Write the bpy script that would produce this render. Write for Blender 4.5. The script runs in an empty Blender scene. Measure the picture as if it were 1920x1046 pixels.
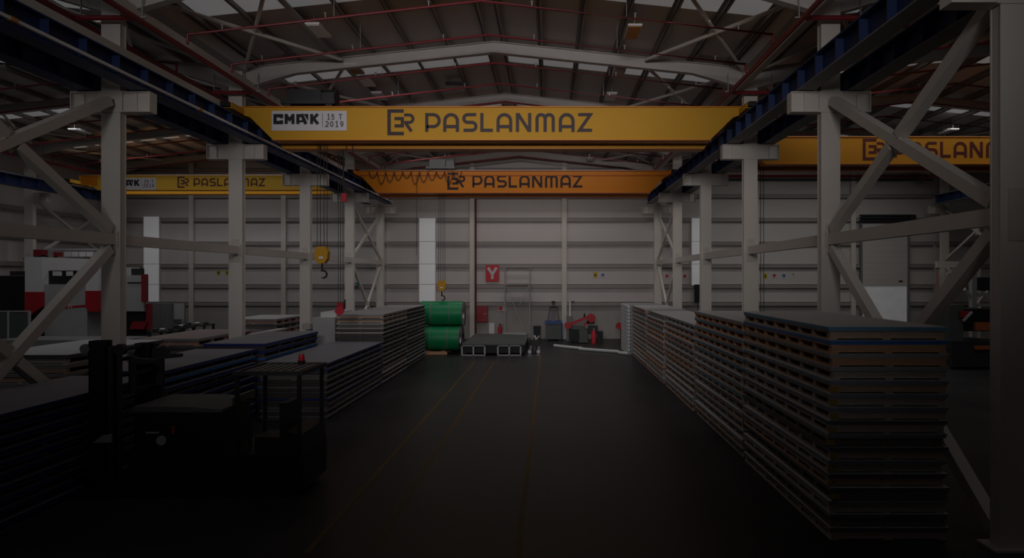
import bpy, math, random
from mathutils import Vector, Matrix
random.seed(11)
sc = bpy.context.scene
COL = sc.collection

# ---------------------------------------------------------------- camera
HC = 3.88                      # camera height
cam_d = bpy.data.cameras.new('camera')
cam = bpy.data.objects.new('camera', cam_d)
COL.objects.link(cam)
cam.location = (0, 0, HC)
cam.rotation_euler = (math.radians(90), 0, 0)
cam_d.sensor_width = 36.0
cam_d.lens = 22.5
cam_d.shift_x = -70.0 / 1920.0
cam_d.shift_y = -3.0 / 1920.0
cam_d.clip_end = 300
sc.camera = cam

# ---------------------------------------------------------------- world, lights, exposure
w = bpy.data.worlds.new('world')
sc.world = w
w.use_nodes = True
w.node_tree.nodes['Background'].inputs[0].default_value = (0.55, 0.6, 0.68, 1)
w.node_tree.nodes['Background'].inputs[1].default_value = 0.12


def area(name, loc, target, sx, sy, power, col=(1, 1, 1), spread=180):
    d = bpy.data.lights.new(name, 'AREA')
    d.shape = 'RECTANGLE'
    d.size = sx
    d.size_y = sy
    d.energy = power
    d.color = col
    d.spread = math.radians(spread)
    o = bpy.data.objects.new(name, d)
    COL.objects.link(o)
    o.location = loc
    v = Vector(target) - Vector(loc)
    o.rotation_euler = v.to_track_quat('-Z', 'Y').to_euler()
    return o


# added key light, set in an invented high gable window behind the camera
area('added_gable_key', (-1.8, -5.3, 8.6), (-0.8, 40, 8.2), 9.0, 2.0, 132, (1.0, 0.95, 0.94), 51)
# daylight through the translucent roof strips; nearest two rows are unseen, added light
for yy, p, fw in ((5.15, 7, 9), (11.15, 22, 8.0), (17.15, 40, 5), (23.15, 52, 4.0), (29.15, 76, 5.0), (35.15, 84, 2.5)):
    if yy > 6:
        area('skylight_daylight', (-1.8, yy, 10.75), (-1.8, yy + fw, 0), 12.5, 1.0, p * (0.6 if yy < 12 else 1.0), (1.0, 0.95, 0.93), 140 if yy > 18 else 115)
    area('skylight_daylight', (-18.6, yy, 10.75), (-18.6, yy + fw, 0), 12.5, 1.0, p * (1.1 if yy < 18 else 0.8), (0.98, 0.98, 1.0), 140)
    area('skylight_daylight', (15.1, yy, 10.75), (15.1, yy + fw, 0), 12.5, 1.0, p * 0.75, (1.0, 0.97, 0.93), 140)
vs = sc.view_settings
vs.view_transform = 'Standard'
vs.look = 'None'
vs.gamma = 1.0
vs.use_curve_mapping = False
vs.exposure = 0.0
sc.cycles.use_denoising = True
sc.cycles.max_bounces = 6
sc.cycles.diffuse_bounces = 4

# ---------------------------------------------------------------- materials
MATS = {}


def mat(name, rgb, rough=0.6, metal=0.0, var=0.18, scale=2.5, bump=0.0, emit=0.0, spec=0.4):
    if name in MATS:
        return MATS[name]
    m = bpy.data.materials.new(name)
    m.use_nodes = True
    nt = m.node_tree
    b = nt.nodes['Principled BSDF']
    tc = nt.nodes.new('ShaderNodeTexCoord')
    n = nt.nodes.new('ShaderNodeTexNoise')
    n.inputs['Scale'].default_value = scale
    n.inputs['Detail'].default_value = 4
    nt.links.new(tc.outputs['Object'], n.inputs['Vector'])
    mx = nt.nodes.new('ShaderNodeMix')
    mx.data_type = 'RGBA'
    lo = tuple(c * (1 - var) for c in rgb) + (1,)
    hi = tuple(min(1, c * (1 + var)) for c in rgb) + (1,)
    mx.inputs['A'].default_value = lo
    mx.inputs['B'].default_value = hi
    nt.links.new(n.outputs['Fac'], mx.inputs['Factor'])
    nt.links.new(mx.outputs['Result'], b.inputs['Base Color'])
    b.inputs['Roughness'].default_value = rough
    b.inputs['Metallic'].default_value = metal
    b.inputs['Specular IOR Level'].default_value = spec
    if bump:
        bp = nt.nodes.new('ShaderNodeBump')
        bp.inputs['Strength'].default_value = bump
        bp.inputs['Distance'].default_value = 0.02
        n2 = nt.nodes.new('ShaderNodeTexNoise')
        n2.inputs['Scale'].default_value = scale * 9
        nt.links.new(tc.outputs['Object'], n2.inputs['Vector'])
        nt.links.new(n2.outputs['Fac'], bp.inputs['Height'])
        nt.links.new(bp.outputs['Normal'], b.inputs['Normal'])
    if emit:
        nt.links.new(mx.outputs['Result'], b.inputs['Emission Color'])
        b.inputs['Emission Strength'].default_value = emit
    MATS[name] = m
    return m


def wood(name, rgb):
    if name in MATS:
        return MATS[name]
    m = mat(name, rgb, 0.8, 0, 0.3, 2.0, 0.15)
    nt = m.node_tree
    wv = nt.nodes.new('ShaderNodeTexNoise')
    wv.inputs['Scale'].default_value = 5
    mp = nt.nodes.new('ShaderNodeMapping')
    mp.inputs['Scale'].default_value = (1, 0.15, 6)
    tc = [n for n in nt.nodes if n.type == 'TEX_COORD'][0]
    nt.links.new(tc.outputs['Object'], mp.inputs['Vector'])
    nt.links.new(mp.outputs['Vector'], wv.inputs['Vector'])
    mx = [n for n in nt.nodes if n.type == 'MIX'][0]
    nt.links.new(wv.outputs['Fac'], mx.inputs['Factor'])
    return m


CREAM = mat('cream_steel_paint', (0.72, 0.67, 0.615), 0.55, var=0.07, scale=1.2)
CREAMD = mat('cream_steel_paint_worn', (0.62, 0.575, 0.52), 0.6, var=0.12, scale=1.5)
WALL = mat('wall_cladding_white', (0.64, 0.60, 0.585), 0.55, var=0.06, scale=0.8)
PLINTH = mat('precast_concrete', (0.42, 0.40, 0.38), 0.85, var=0.12, scale=1.2, bump=0.1)
GIRT = mat('girt_grey_steel', (0.34, 0.305, 0.29), 0.5, var=0.08)
ROOF = mat('roof_sheet_grey', (0.66, 0.62, 0.60), 0.6, var=0.10, scale=0.7)
PURL = mat('purlin_grey_steel', (0.30, 0.28, 0.27), 0.6, var=0.1)
RAFT = mat('rafter_grey_paint', (0.60, 0.565, 0.54), 0.6, var=0.08)
SKY = mat('skylight_translucent', (0.92, 0.92, 0.95), 0.5, var=0.10, scale=1.1, emit=0.080)
WIN = mat('window_daylight', (0.96, 0.96, 1.0), 0.4, var=0.05, emit=0.075)
BLUE = mat('runway_blue_paint', (0.017, 0.034, 0.115), 0.5, var=0.2, scale=3)
RAIL = mat('rail_steel', (0.42, 0.41, 0.40), 0.35, 0.6, var=0.15)
BUSBAR = mat('busbar_pale', (0.72, 0.71, 0.70), 0.4, var=0.1)
RED = mat('pipe_red_paint', (0.25, 0.024, 0.032), 0.4, var=0.15)
REDM = mat('machine_red_paint', (0.45, 0.018, 0.03), 0.4, var=0.12)
REDS = mat('sign_red', (0.62, 0.03, 0.05), 0.5, var=0.05)
REDC = mat('cabinet_red', (0.30, 0.02, 0.03), 0.45, var=0.08)
YEL = mat('crane_yellow_paint', (0.60, 0.315, 0.030), 0.5, var=0.05, scale=0.9, spec=0.15)
YELO = mat('crane_amber_paint', (0.58, 0.25, 0.022), 0.5, var=0.10, scale=0.6, spec=0.15)
ORA = mat('crane_orange_paint', (0.72, 0.23, 0.012), 0.45, var=0.06, scale=0.9)
ORAD = mat('crane_orange_dark_band', (0.55, 0.13, 0.010), 0.4, var=0.08)
LETTER = mat('lettering_dark_purple', (0.030, 0.012, 0.018), 0.5, var=0.1)
LETRED = mat('lettering_dark_red', (0.10, 0.012, 0.012), 0.5, var=0.1)
BLACK = mat('black_paint', (0.012, 0.012, 0.014), 0.5, var=0.3)
DARK = mat('dark_steel', (0.045, 0.045, 0.05), 0.5, 0.3, var=0.3)
GREY = mat('mid_grey_paint', (0.20, 0.20, 0.205), 0.55, var=0.15)
LGREY = mat('light_grey_paint', (0.45, 0.45, 0.46), 0.5, var=0.1)
WHITE = mat('white_paint', (0.75, 0.75, 0.76), 0.5, var=0.06)
SIGNW = mat('sign_white', (0.62, 0.61, 0.64), 0.5, var=0.05)
SIGNG = mat('sign_grey_text', (0.12, 0.12, 0.13), 0.5, var=0.05)
SIGNY = mat('sign_yellow', (0.60, 0.48, 0.05), 0.5, var=0.05)
SIGNB = mat('sign_blue', (0.08, 0.14, 0.38), 0.5, var=0.05)
ORLAMP = mat('lamp_orange_cover', (0.55, 0.26, 0.08), 0.6, var=0.15)
LAMPW = mat('lamp_white_housing', (0.78, 0.75, 0.73), 0.5, var=0.1)
GREEN = mat('coil_green_film', (0.012, 0.27, 0.10), 0.35, var=0.15)
STEEL = mat('stainless_steel', (0.42, 0.42, 0.43), 0.38, 0.85, var=0.2)
SHEETT = mat('sheet_top_grey', (0.58, 0.58, 0.59), 0.5, var=0.12, scale=0.8)
SHEETL = mat('sheet_top_left_rows', (0.25, 0.25, 0.28), 0.5, var=0.14, scale=0.8)
SHEETM = mat('sheet_top_tall_row', (0.44, 0.43, 0.45), 0.5, var=0.12, scale=0.8)
SHEETD = mat('sheet_edge_dark', (0.15, 0.15, 0.165), 0.5, var=0.25)
SHEETG = mat('sheet_edge_grey', (0.36, 0.36, 0.37), 0.5, var=0.2)
FILMB = mat('film_blue', (0.055, 0.17, 0.46), 0.45, var=0.2)
FILMD = mat('film_navy', (0.025, 0.04, 0.19), 0.45, var=0.25)
FILMT = mat('film_teal', (0.14, 0.30, 0.42), 0.5, var=0.2)
SHEETK = mat('sheet_edge_blackish', (0.07, 0.068, 0.072), 0.5, var=0.25)
FILMS = mat('film_slate', (0.26, 0.30, 0.37), 0.5, var=0.2)
WOODO = wood('pallet_wood_orange', (0.54, 0.31, 0.19))
WOODB = wood('pallet_wood_brown', (0.46, 0.33, 0.245))
WOODG = wood('pallet_wood_grey', (0.42, 0.375, 0.34))
WOODD = wood('pallet_wood_dark', (0.17, 0.15, 0.135))
WOODK = wood('pallet_wood_blackish', (0.085, 0.072, 0.066))  # near-black wood, much darker than the other pallets
WOODR = wood('pallet_wood_rosy', (0.46, 0.29, 0.24))
CABLE = mat('cable_black', (0.03, 0.028, 0.03), 0.5, var=0.2)
LINEY = mat('floor_line_yellow', (0.11, 0.068, 0.020), 0.6, var=0.45, scale=6)
TAGY = mat('corner_tag_yellow', (0.36, 0.26, 0.04), 0.6, var=0.2)
BEACON = mat('beacon_red', (0.6, 0.02, 0.03), 0.3, var=0.05)
FOAM = mat('white_foam', (0.62, 0.64, 0.65), 0.7, var=0.06)
BINB = mat('blue_lid', (0.05, 0.10, 0.32), 0.5, var=0.1)
GREENFR = mat('grey_green_steel', (0.09, 0.105, 0.10), 0.5, var=0.15)
LED = mat('led_green', (0.05, 0.8, 0.3), 0.4, emit=0.15)
ORANGE = mat('guard_orange', (0.40, 0.11, 0.03), 0.5, var=0.1)

# floor: dark polished concrete with stains
FLOOR = bpy.data.materials.new('floor_concrete')
FLOOR.use_nodes = True
_nt = FLOOR.node_tree
_b = _nt.nodes['Principled BSDF']
_tc = _nt.nodes.new('ShaderNodeTexCoord')
_n = _nt.nodes.new('ShaderNodeTexNoise')
_n.inputs['Scale'].default_value = 0.35
_n.inputs['Detail'].default_value = 7
_n.inputs['Roughness'].default_value = 0.62
_r = _nt.nodes.new('ShaderNodeValToRGB')
_r.color_ramp.elements[0].position = 0.3
_r.color_ramp.elements[0].color = (0.018, 0.018, 0.0195, 1)
_r.color_ramp.elements[1].position = 0.75
_r.color_ramp.elements[1].color = (0.040, 0.040, 0.041, 1)
_nt.links.new(_tc.outputs['Object'], _n.inputs['Vector'])
_nt.links.new(_n.outputs['Fac'], _r.inputs['Fac'])
_nt.links.new(_r.outputs['Color'], _b.inputs['Base Color'])
_r2 = _nt.nodes.new('ShaderNodeMapRange')
_r2.inputs['To Min'].default_value = 0.34
_r2.inputs['To Max'].default_value = 0.52
_nt.links.new(_n.outputs['Fac'], _r2.inputs['Value'])
_nt.links.new(_r2.outputs['Result'], _b.inputs['Roughness'])
_b.inputs['Specular IOR Level'].default_value = 0.4

# ---------------------------------------------------------------- mesh helpers
ORG = {}


class MB:
    def __init__(s):
        s.v = []
        s.f = []
        s.mi = []

    def add(s, vs, fs, mi=0):
        o = len(s.v)
        s.v += [tuple(p) for p in vs]
        s.f += [tuple(i + o for i in f) for f in fs]
        s.mi += [mi] * len(fs)
        return s

    def box(s, x0, x1, y0, y1, z0, z1, mi=0, top=None):
        v = [(x0, y0, z0), (x1, y0, z0), (x1, y1, z0), (x0, y1, z0), (x0, y0, z1), (x1, y0, z1), (x1, y1, z1), (x0, y1, z1)]
        s.add(v, [(3, 2, 1, 0), (0, 1, 5, 4), (1, 2, 6, 5), (2, 3, 7, 6), (3, 0, 4, 7)], mi)
        s.add(v[4:], [(0, 1, 2, 3)], mi if top is None else top)
        return s

    def bar(s, p0, p1, wd, ht, up=(0, 0, 1)):
        p0 = Vector(p0)
        p1 = Vector(p1)
        d = (p1 - p0).normalized()
        u = Vector(up)
        r = d.cross(u)
        if r.length < 1e-4:
            r = d.cross(Vector((1, 0, 0)))
        r.normalize()
        u = r.cross(d).normalized()
        r = r * wd / 2
        u = u * ht / 2
        v = [p0 - r - u, p0 + r - u, p0 + r + u, p0 - r + u, p1 - r - u, p1 + r - u, p1 + r + u, p1 - r + u]
        return s.add(v, [(3, 2, 1, 0), (4, 5, 6, 7), (0, 1, 5, 4), (1, 2, 6, 5), (2, 3, 7, 6), (3, 0, 4, 7)])

    def tube(s, p0, p1, r, n=8, r1=None):
        p0 = Vector(p0)
        p1 = Vector(p1)
        r1 = r if r1 is None else r1
        d = (p1 - p0).normalized()
        a = d.cross(Vector((0, 0, 1)))
        if a.length < 1e-4:
            a = Vector((1, 0, 0))
        a.normalize()
        b = d.cross(a)
        v = []
        for c, rr in ((p0, r), (p1, r1)):
            for i in range(n):
                t = 2 * math.pi * i / n
                v.append(c + a * math.cos(t) * rr + b * math.sin(t) * rr)
        f = [(i, (i + 1) % n, n + (i + 1) % n, n + i) for i in range(n)]
        f += [tuple(range(n - 1, -1, -1)), tuple(range(n, 2 * n))]
        return s.add(v, f)

    def path(s, pts, r, n=8):
        """one continuous swept tube through pts"""
        pts = [Vector(p) for p in pts]
        v = []
        m = len(pts)
        ref = None
        for k, p in enumerate(pts):
            d0 = (pts[k] - pts[k - 1]).normalized() if k else (pts[1] - pts[0]).normalized()
            d1 = (pts[k + 1] - pts[k]).normalized() if k < m - 1 else d0
            d = (d0 + d1)
            d = d.normalized() if d.length > 1e-5 else d0
            cosh = max(0.3, d.dot(d0))
            if ref is None:
                ref = Vector((0, 0, 1)) if abs(d.z) < 0.9 else Vector((1, 0, 0))
            a = d.cross(ref)
            if a.length < 1e-4:
                a = d.cross(Vector((0, 1, 0)))
            a.normalize()
            b = d.cross(a).normalized()
            for i in range(n):
                t = 2 * math.pi * i / n
                v.append(p + (a * math.cos(t) + b * math.sin(t)) * r / (cosh if k not in (0, m - 1) else 1) ** 0.5)
        f = []
        for k in range(m - 1):
            for i in range(n):
                f.append((k * n + i, k * n + (i + 1) % n, (k + 1) * n + (i + 1) % n, (k + 1) * n + i))
        f += [tuple(range(n - 1, -1, -1)), tuple(range((m - 1) * n, m * n))]
        return s.add(v, f)

    def prism(s, poly, axis, a0, a1):
        n = len(poly)
        v = []
        for a in (a0, a1):
            for (p, q) in poly:
                v.append((p, a, q) if axis == 'y' else (a, p, q) if axis == 'x' else (p, q, a))
        f = [tuple(range(n)), tuple(range(2 * n - 1, n - 1, -1))]
        f += [(i, n + i, n + (i + 1) % n, (i + 1) % n) for i in range(n)]
        return s.add(v, f)

    def lathe(s, prof, c, axis='z', n=20):
        """prof: list of (radius, along)"""
        v = []
        c = Vector(c)
        for (r, h) in prof:
            for i in range(n):
                t = 2 * math.pi * i / n
                a, b = r * math.cos(t), r * math.sin(t)
                q = (a, b, h) if axis == 'z' else (h, a, b) if axis == 'x' else (a, h, b)
                v.append(c + Vector(q))
        f = []
        for k in range(len(prof) - 1):
            for i in range(n):
                f.append((k * n + i, k * n + (i + 1) % n, (k + 1) * n + (i + 1) % n, (k + 1) * n + i))
        return s.add(v, f)

    def mesh(s, name, mats, org=(0, 0, 0), smooth=False):
        me = bpy.data.meshes.new(name)
        me.from_pydata([(p[0] - org[0], p[1] - org[1], p[2] - org[2]) for p in s.v], [], s.f)
        for m in (mats if isinstance(mats, (list, tuple)) else [mats]):
            me.materials.append(m)
        me.polygons.foreach_set('material_index', s.mi)
        # consistent outward normals
        import bmesh
        bm = bmesh.new()
        bm.from_mesh(me)
        bmesh.ops.recalc_face_normals(bm, faces=bm.faces)
        bm.to_mesh(me)
        bm.free()
        if smooth:
            me.polygons.foreach_set('use_smooth', [True] * len(me.polygons))
            try:
                me.set_sharp_from_angle(angle=math.radians(40))
            except Exception:
                pass
        return me

    def part(s, name, mats, parent, smooth=False, label=None):
        org = ORG[parent.name]
        o = bpy.data.objects.new(name, s.mesh(name, mats, org, smooth))
        COL.objects.link(o)
        o.parent = parent
        ORG[o.name] = org
        if label:
            o['label'] = label
        return o

    def single(s, name, mats, loc, label=None, cat=None, group=None, kind=None, smooth=False):
        o = bpy.data.objects.new(name, s.mesh(name, mats, loc, smooth))
        COL.objects.link(o)
        o.location = loc
        ORG[o.name] = tuple(loc)
        if label:
            o['label'] = label
        if cat:
            o['category'] = cat
        if group:
            o['group'] = group
        if kind:
            o['kind'] = kind
        return o


def thing(name, label, cat, loc, group=None, kind=None):
    o = bpy.data.objects.new(name, None)
    COL.objects.link(o)
    o.location = loc
    o.empty_display_size = 0.1
    ORG[o.name] = tuple(loc)
    if label:
        o['label'] = label
    if cat:
        o['category'] = cat
    if group:
        o['group'] = group
    if kind:
        o['kind'] = kind
    return o


BOXES = {}


def boxpart(name, parent, cx, cy, z0, sx, sy, sz, m, rot=None, top=None):
    """a box piece whose mesh data is shared between alike pieces"""
    key = (round(sx, 3), round(sy, 3), round(sz, 3), m.name, top.name if top else '', name)
    me = BOXES.get(key)
    if me is None:
        mb = MB().box(-sx / 2, sx / 2, -sy / 2, sy / 2, 0, sz, 0, 1 if top else None)
        me = mb.mesh(name, [m, top] if top else [m])
        BOXES[key] = me
    o = bpy.data.objects.new(name, me)
    COL.objects.link(o)
    o.parent = parent
    g = ORG[parent.name]
    o.location = (cx - g[0], cy - g[1], z0 - g[2])
    if rot:
        o.rotation_euler = rot
    ORG[o.name] = (cx, cy, z0)
    return o


ORDW = ['first', 'second', 'third', 'fourth', 'fifth', 'sixth', 'seventh', 'eighth', 'ninth', 'tenth', 'eleventh', 'twelfth',
        'thirteenth', 'fourteenth', 'fifteenth', 'sixteenth', 'seventeenth', 'eighteenth', 'nineteenth', 'twentieth']


def arc(cx, cy, r, a0, a1, n=10):
    return [(cx + r * math.cos(math.radians(a0 + (a1 - a0) * i / n)), cy + r * math.sin(math.radians(a0 + (a1 - a0) * i / n))) for i in range(n + 1)]


def ribbon(mb, pts, wd, fn0):
    """flat mitred stroke of paint; fn0 maps (u, v) to a point in the scene; later strokes lie a hair above"""
    n = len(pts)
    lift = .0006 * (len(mb.f) % 97) / 4
    fn = lambda a, b: (fn0(a, b)[0], fn0(a, b)[1] - lift, fn0(a, b)[2])
    L, R = [], []
    for k in range(n):
        p = Vector(pts[k])
        d0 = (p - Vector(pts[k - 1])).normalized() if k else (Vector(pts[1]) - p).normalized()
        d1 = (Vector(pts[k + 1]) - p).normalized() if k < n - 1 else d0
        t = d0 + d1
        t = t.normalized() if t.length > 1e-6 else d0
        nn = Vector((-t.y, t.x))
        s = wd / 2 / max(0.35, nn.dot(Vector((-d0.y, d0.x))))
        L.append(p + nn * s)
        R.append(p - nn * s)
    v = [fn(*q) for q in L] + [fn(*q) for q in R]
    mb.add(v, [(k, k + 1, n + k + 1, n + k) for k in range(n - 1)])


W_ = 0.17
GLYPH = {
    'P': ([[(.085, 0), (.085, .915), (.43, .915)] + arc(.43, .5975, .3175, 90, -90)[1:] + [(.085, .28)]], .83),
    'A': ([[(.085, 0), (.085, .58)] + arc(.42, .58, .335, 180, 0)[1:] + [(.755, 0)], [(.12, .28), (.72, .28)]], .84),
    'S': ([[(.75, .915), (.3, .915)] + arc(.3, .71, .205, 90, 270)[1:] + [(.53, .505)] + arc(.53, .295, .21, 90, -90)[1:] + [(.08, .085)]], .8),
    'L': ([[(.085, 1), (.085, .085), (.67, .085)]], .67),
    'N': ([[(.085, 0), (.085, 1)], [(.12, .95), (.70, .05)], [(.735, 0), (.735, 1)]], .82),
    'M': ([[(.085, 0), (.085, .70)] + arc(.30, .70, .215, 180, 0, 8)[1:] + [(.515, 0)], [(.515, .70)] + arc(.73, .70, .215, 180, 0, 8)[1:] + [(.945, 0)]], 1.03),
    'Z': ([[(.03, .915), (.68, .915), (.10, .085), (.77, .085)]], .77),
}
WORD = [('P', 0), ('A', .96), ('S', 1.96), ('L', 2.93), ('A', 3.79), ('N', 4.82), ('M', 5.86), ('A', 7.10), ('Z', 8.10)]


def lettering(parent, ux, uz, h, y, m, logo=True):
    """the painted emblem and name; (ux, uz) is the lower left of the first letter"""
    mb = MB()
    fn = lambda a, b: (ux + a * h, y, uz + b * h)
    for ch, off in WORD:
        for st in GLYPH[ch][0]:
            ribbon(mb, [(a + off, b) for a, b in st], W_, fn)
    mb.part('lettering', m, parent)
    if logo:
        lb = MB()
        q = lambda x, yy: ((x - 1040) / 415.0, (655 - yy) / 415.0)
        ribbon(lb, [q(568, 195), q(245, 195), q(245, 692), q(572, 692)], .185, fn)
        ribbon(lb, [q(365, 362), q(538, 362), q(538, 523), q(365, 523)], .17, fn)
        ribbon(lb, [q(578, 282)] + [q(690 + 82 * math.cos(t), 365 - 83 * math.sin(t)) for t in [math.pi / 2 - math.pi * i / 10 for i in range(11)]] + [q(578, 448)], .155, fn)
        ribbon(lb, [q(615, 468), q(738, 645)], .17, fn)
        lb.part('emblem', m, parent)


DIG = {
    '1': [[(.15, .78), (.48, 1), (.48, 0)], [(.15, .03), (.8, .03)]],
    '5': [[(.8, .95), (.25, .95), (.2, .55)] + arc(.42, .33, .32, 80, -150, 10)],
    'T': [[(0, .95), (.9, .95)], [(.45, .95), (.45, 0)]],
    '2': [arc(.45, .66, .32, 165, -25, 10) + [(.1, .05), (.85, .05)]],
    '0': [[(.45 + .33 * math.cos(t), .5 + .45 * math.sin(t)) for t in [2 * math.pi * i / 20 for i in range(21)]]],
    '9': [[(.45 + .3 * math.cos(t), .65 + .3 * math.sin(t)) for t in [2 * math.pi * i / 16 for i in range(17)]], [(.75, .65), (.72, .35), (.35, 0)]],
}


def maker_sign(parent, x0, z1, wd, y):
    """white plate with the maker's bold letters and the load rating"""
    s = wd / 1670.0
    ht = 440 * s
    MB().box(x0, x0 + wd, y - 0.012, y, z1 - ht, z1).part('sign_plate', SIGNW, parent)
    yy = y - 0.018
    fn = lambda a, b: (x0 + (a - 130) * s, yy, z1 - (b - 135) * s)
    mb = MB()
    for st, ww in (([(350, 300), (350, 245), (205, 245), (205, 395), (350, 395), (350, 345)], 76),
                   ([(455, 430), (455, 205)], 70), ([(605, 430), (605, 205)], 70), ([(450, 225), (530, 335), (610, 225)], 62),
                   ([(715, 430), (715, 242), (800, 242)], 72), ([(795, 205), (895, 430)], 76), ([(740, 368), (850, 368)], 46),
                   ([(1022, 205), (1022, 430)], 70), ([(1045, 325), (1160, 205)], 66), ([(1055, 300), (1165, 430)], 70)):
        ribbon(mb, st, ww, fn)
    mb.add([fn(840, 205), fn(948, 205), fn(948, 365)], [(0, 1, 2)])
    mb.part('lettering', BLACK, parent)
    tb = MB()

    def put(ch, px, py, hh):
        for st in DIG[ch]:
            ribbon(tb, [(px + a * hh * .72, py - b * hh) for a, b in st], 24, fn)
    for ch, px in (('1', 1360), ('5', 1455), ('T', 1625)):
        put(ch, px, 330, 120)
    for ch, px in (('2', 1325), ('0', 1430), ('1', 1545), ('9', 1655)):
        put(ch, px, 490, 120)
    ribbon(tb, [(1265, 190), (1265, 500)], 10, fn)
    tb.part('load_rating', SIGNG, parent)


# ================================================================ building shell
XL, XR = -10.30, 6.64          # column rows either side of the main hall
HALLS = [('left', -26.94, XL), ('main', XL, XR), ('right', XR, 23.58)]
YW = 40.4                      # gable wall
ZR, SL = 11.9, 0.105           # ridge height, roof slope
COLY = [9.1, 15.1, 21.1, 27.1, 33.1, 39.1]
XWL, XWR, YF = -28.0, 30.0, -6.0

floor = MB().box(XWL - .3, XWR + .3, YF - .3, YW + .3, -0.3, 0).single('floor', FLOOR, (0, 20, 0), kind='structure')
for x, y0, y1, wd in ((-0.44, 5, 31.5, .09), (-3.42, 9, 29.5, .09), (-2.52, 9, 29.5, .09)):
    MB().box(x - wd / 2, x + wd / 2, y0, y1, 0, 0.003).part('lane_line', LINEY, floor)

POSTS = [-22.5, -16.7, -4.85, .94, 13.0, 19.1]
XE = [XWL, -22.5, -16.7, XL, -4.85, .94, XR, 13.0, 19.1, 24.2, XWR]
ZE = [0, 2.33, 3.44, 4.72, 6.13, 7.62, 9.10, 10.75]
wall_back = MB().box(XWL - .3, XWR + .3, YW + .06, YW + .3, 0, 12.4).single('wall_back', WALL, (0, YW, 0), kind='structure')
for i in range(len(XE) - 1):
    for j in range(len(ZE) - 1):
        a, b = XE[i] + .006, XE[i + 1] - .006
        boxpart('wall_panel', wall_back, (a + b) / 2, YW + .03, ZE[j] + .006, b - a, .06, ZE[j + 1] - ZE[j] - .012, PLINTH if j == 0 else WALL)
    for j in range(1, len(ZE)):
        a, b = XE[i] + .08, XE[i + 1] - .08
        o = MB().box(a, b, YW - .19, YW - .003, ZE[j] - .015, ZE[j] + .0).box(a, b, YW - .19, YW - .175, ZE[j] - .23, ZE[j]).box(a, b, YW - .02, YW - .003, ZE[j] - .16, ZE[j])
        o.part('girt', GIRT, wall_back)
for x in POSTS:
    mb = MB().box(x - .15, x + .15, YW - .22, YW - .205, 0, 11.2).box(x - .15, x + .15, YW - .03, YW - .004, 0, 11.2).box(x - .01, x + .01, YW - .21, YW - .02, 0, 11.2)
    mb.part('wind_post', CREAM, wall_back)

wall_left = MB().box(XWL - .3, XWL - .06, YF, YW, 0, 11.2).single('wall_left', WALL, (XWL, 20, 0), kind='structure')
wall_right = MB().box(XWR + .06, XWR + .3, YF, YW, 0, 11.2).single('wall_right', WALL, (XWR, 20, 0), kind='structure')
for wl, x, sg in ((wall_left, XWL, 1), (wall_right, XWR, -1)):
    for k in range(3, 6):
        for j in range(len(ZE) - 1):
            a, b = COLY[k - 1] + .3, (COLY[k] + .3 if k < 5 else YW)
            boxpart('wall_panel', wl, x - sg * .03, (a + b) / 2, ZE[j] + .006, .06, b - a - .012, ZE[j + 1] - ZE[j] - .012, PLINTH if j == 0 else WALL)
        for j in range(1, len(ZE)):
            mb = MB()
            xa, xb = sorted((x + sg * .004, x + sg * .19))
            mb.box(xa, xb, COLY[k - 1] + .3, COLY[k] + .3, ZE[j] - .015, ZE[j])
            xa, xb = sorted((x + sg * .175, x + sg * .19))
            mb.box(xa, xb, COLY[k - 1] + .3, COLY[k] + .3, ZE[j] - .23, ZE[j] - .015)
            mb.part('girt', GIRT, wl)
# front gable behind the camera, its high window invented for the key light
wf = MB().box(XWL, XWR, YF - .3, YF, 0, 7.2).box(XWL, -6.8, YF - .3, YF, 7.2, 12.4).box(3.2, XWR, YF - .3, YF, 7.2, 12.4).box(-6.8, 3.2, YF - .3, YF, 10.0, 12.4)
wf.single('wall_front', WALL, (0, YF, 0), kind='structure')
wn = thing('window_4', None, None, (-1.8, YF, 7.2), kind='structure')  # unseen window, added to hold the key light
MB().box(-6.8, 3.2, YF - .2, YF - .15, 7.2, 10.0).part('pane', WIN, wn)
for x in (-6.75, -4.3, -1.8, .7, 3.15):
    MB().box(x - .05, x + .05, YF - .14, YF - .05, 7.2, 10.0).part('mullion', CREAMD, wn)


def roofz(xr, x):
    return ZR - SL * abs(x - xr)


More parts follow.
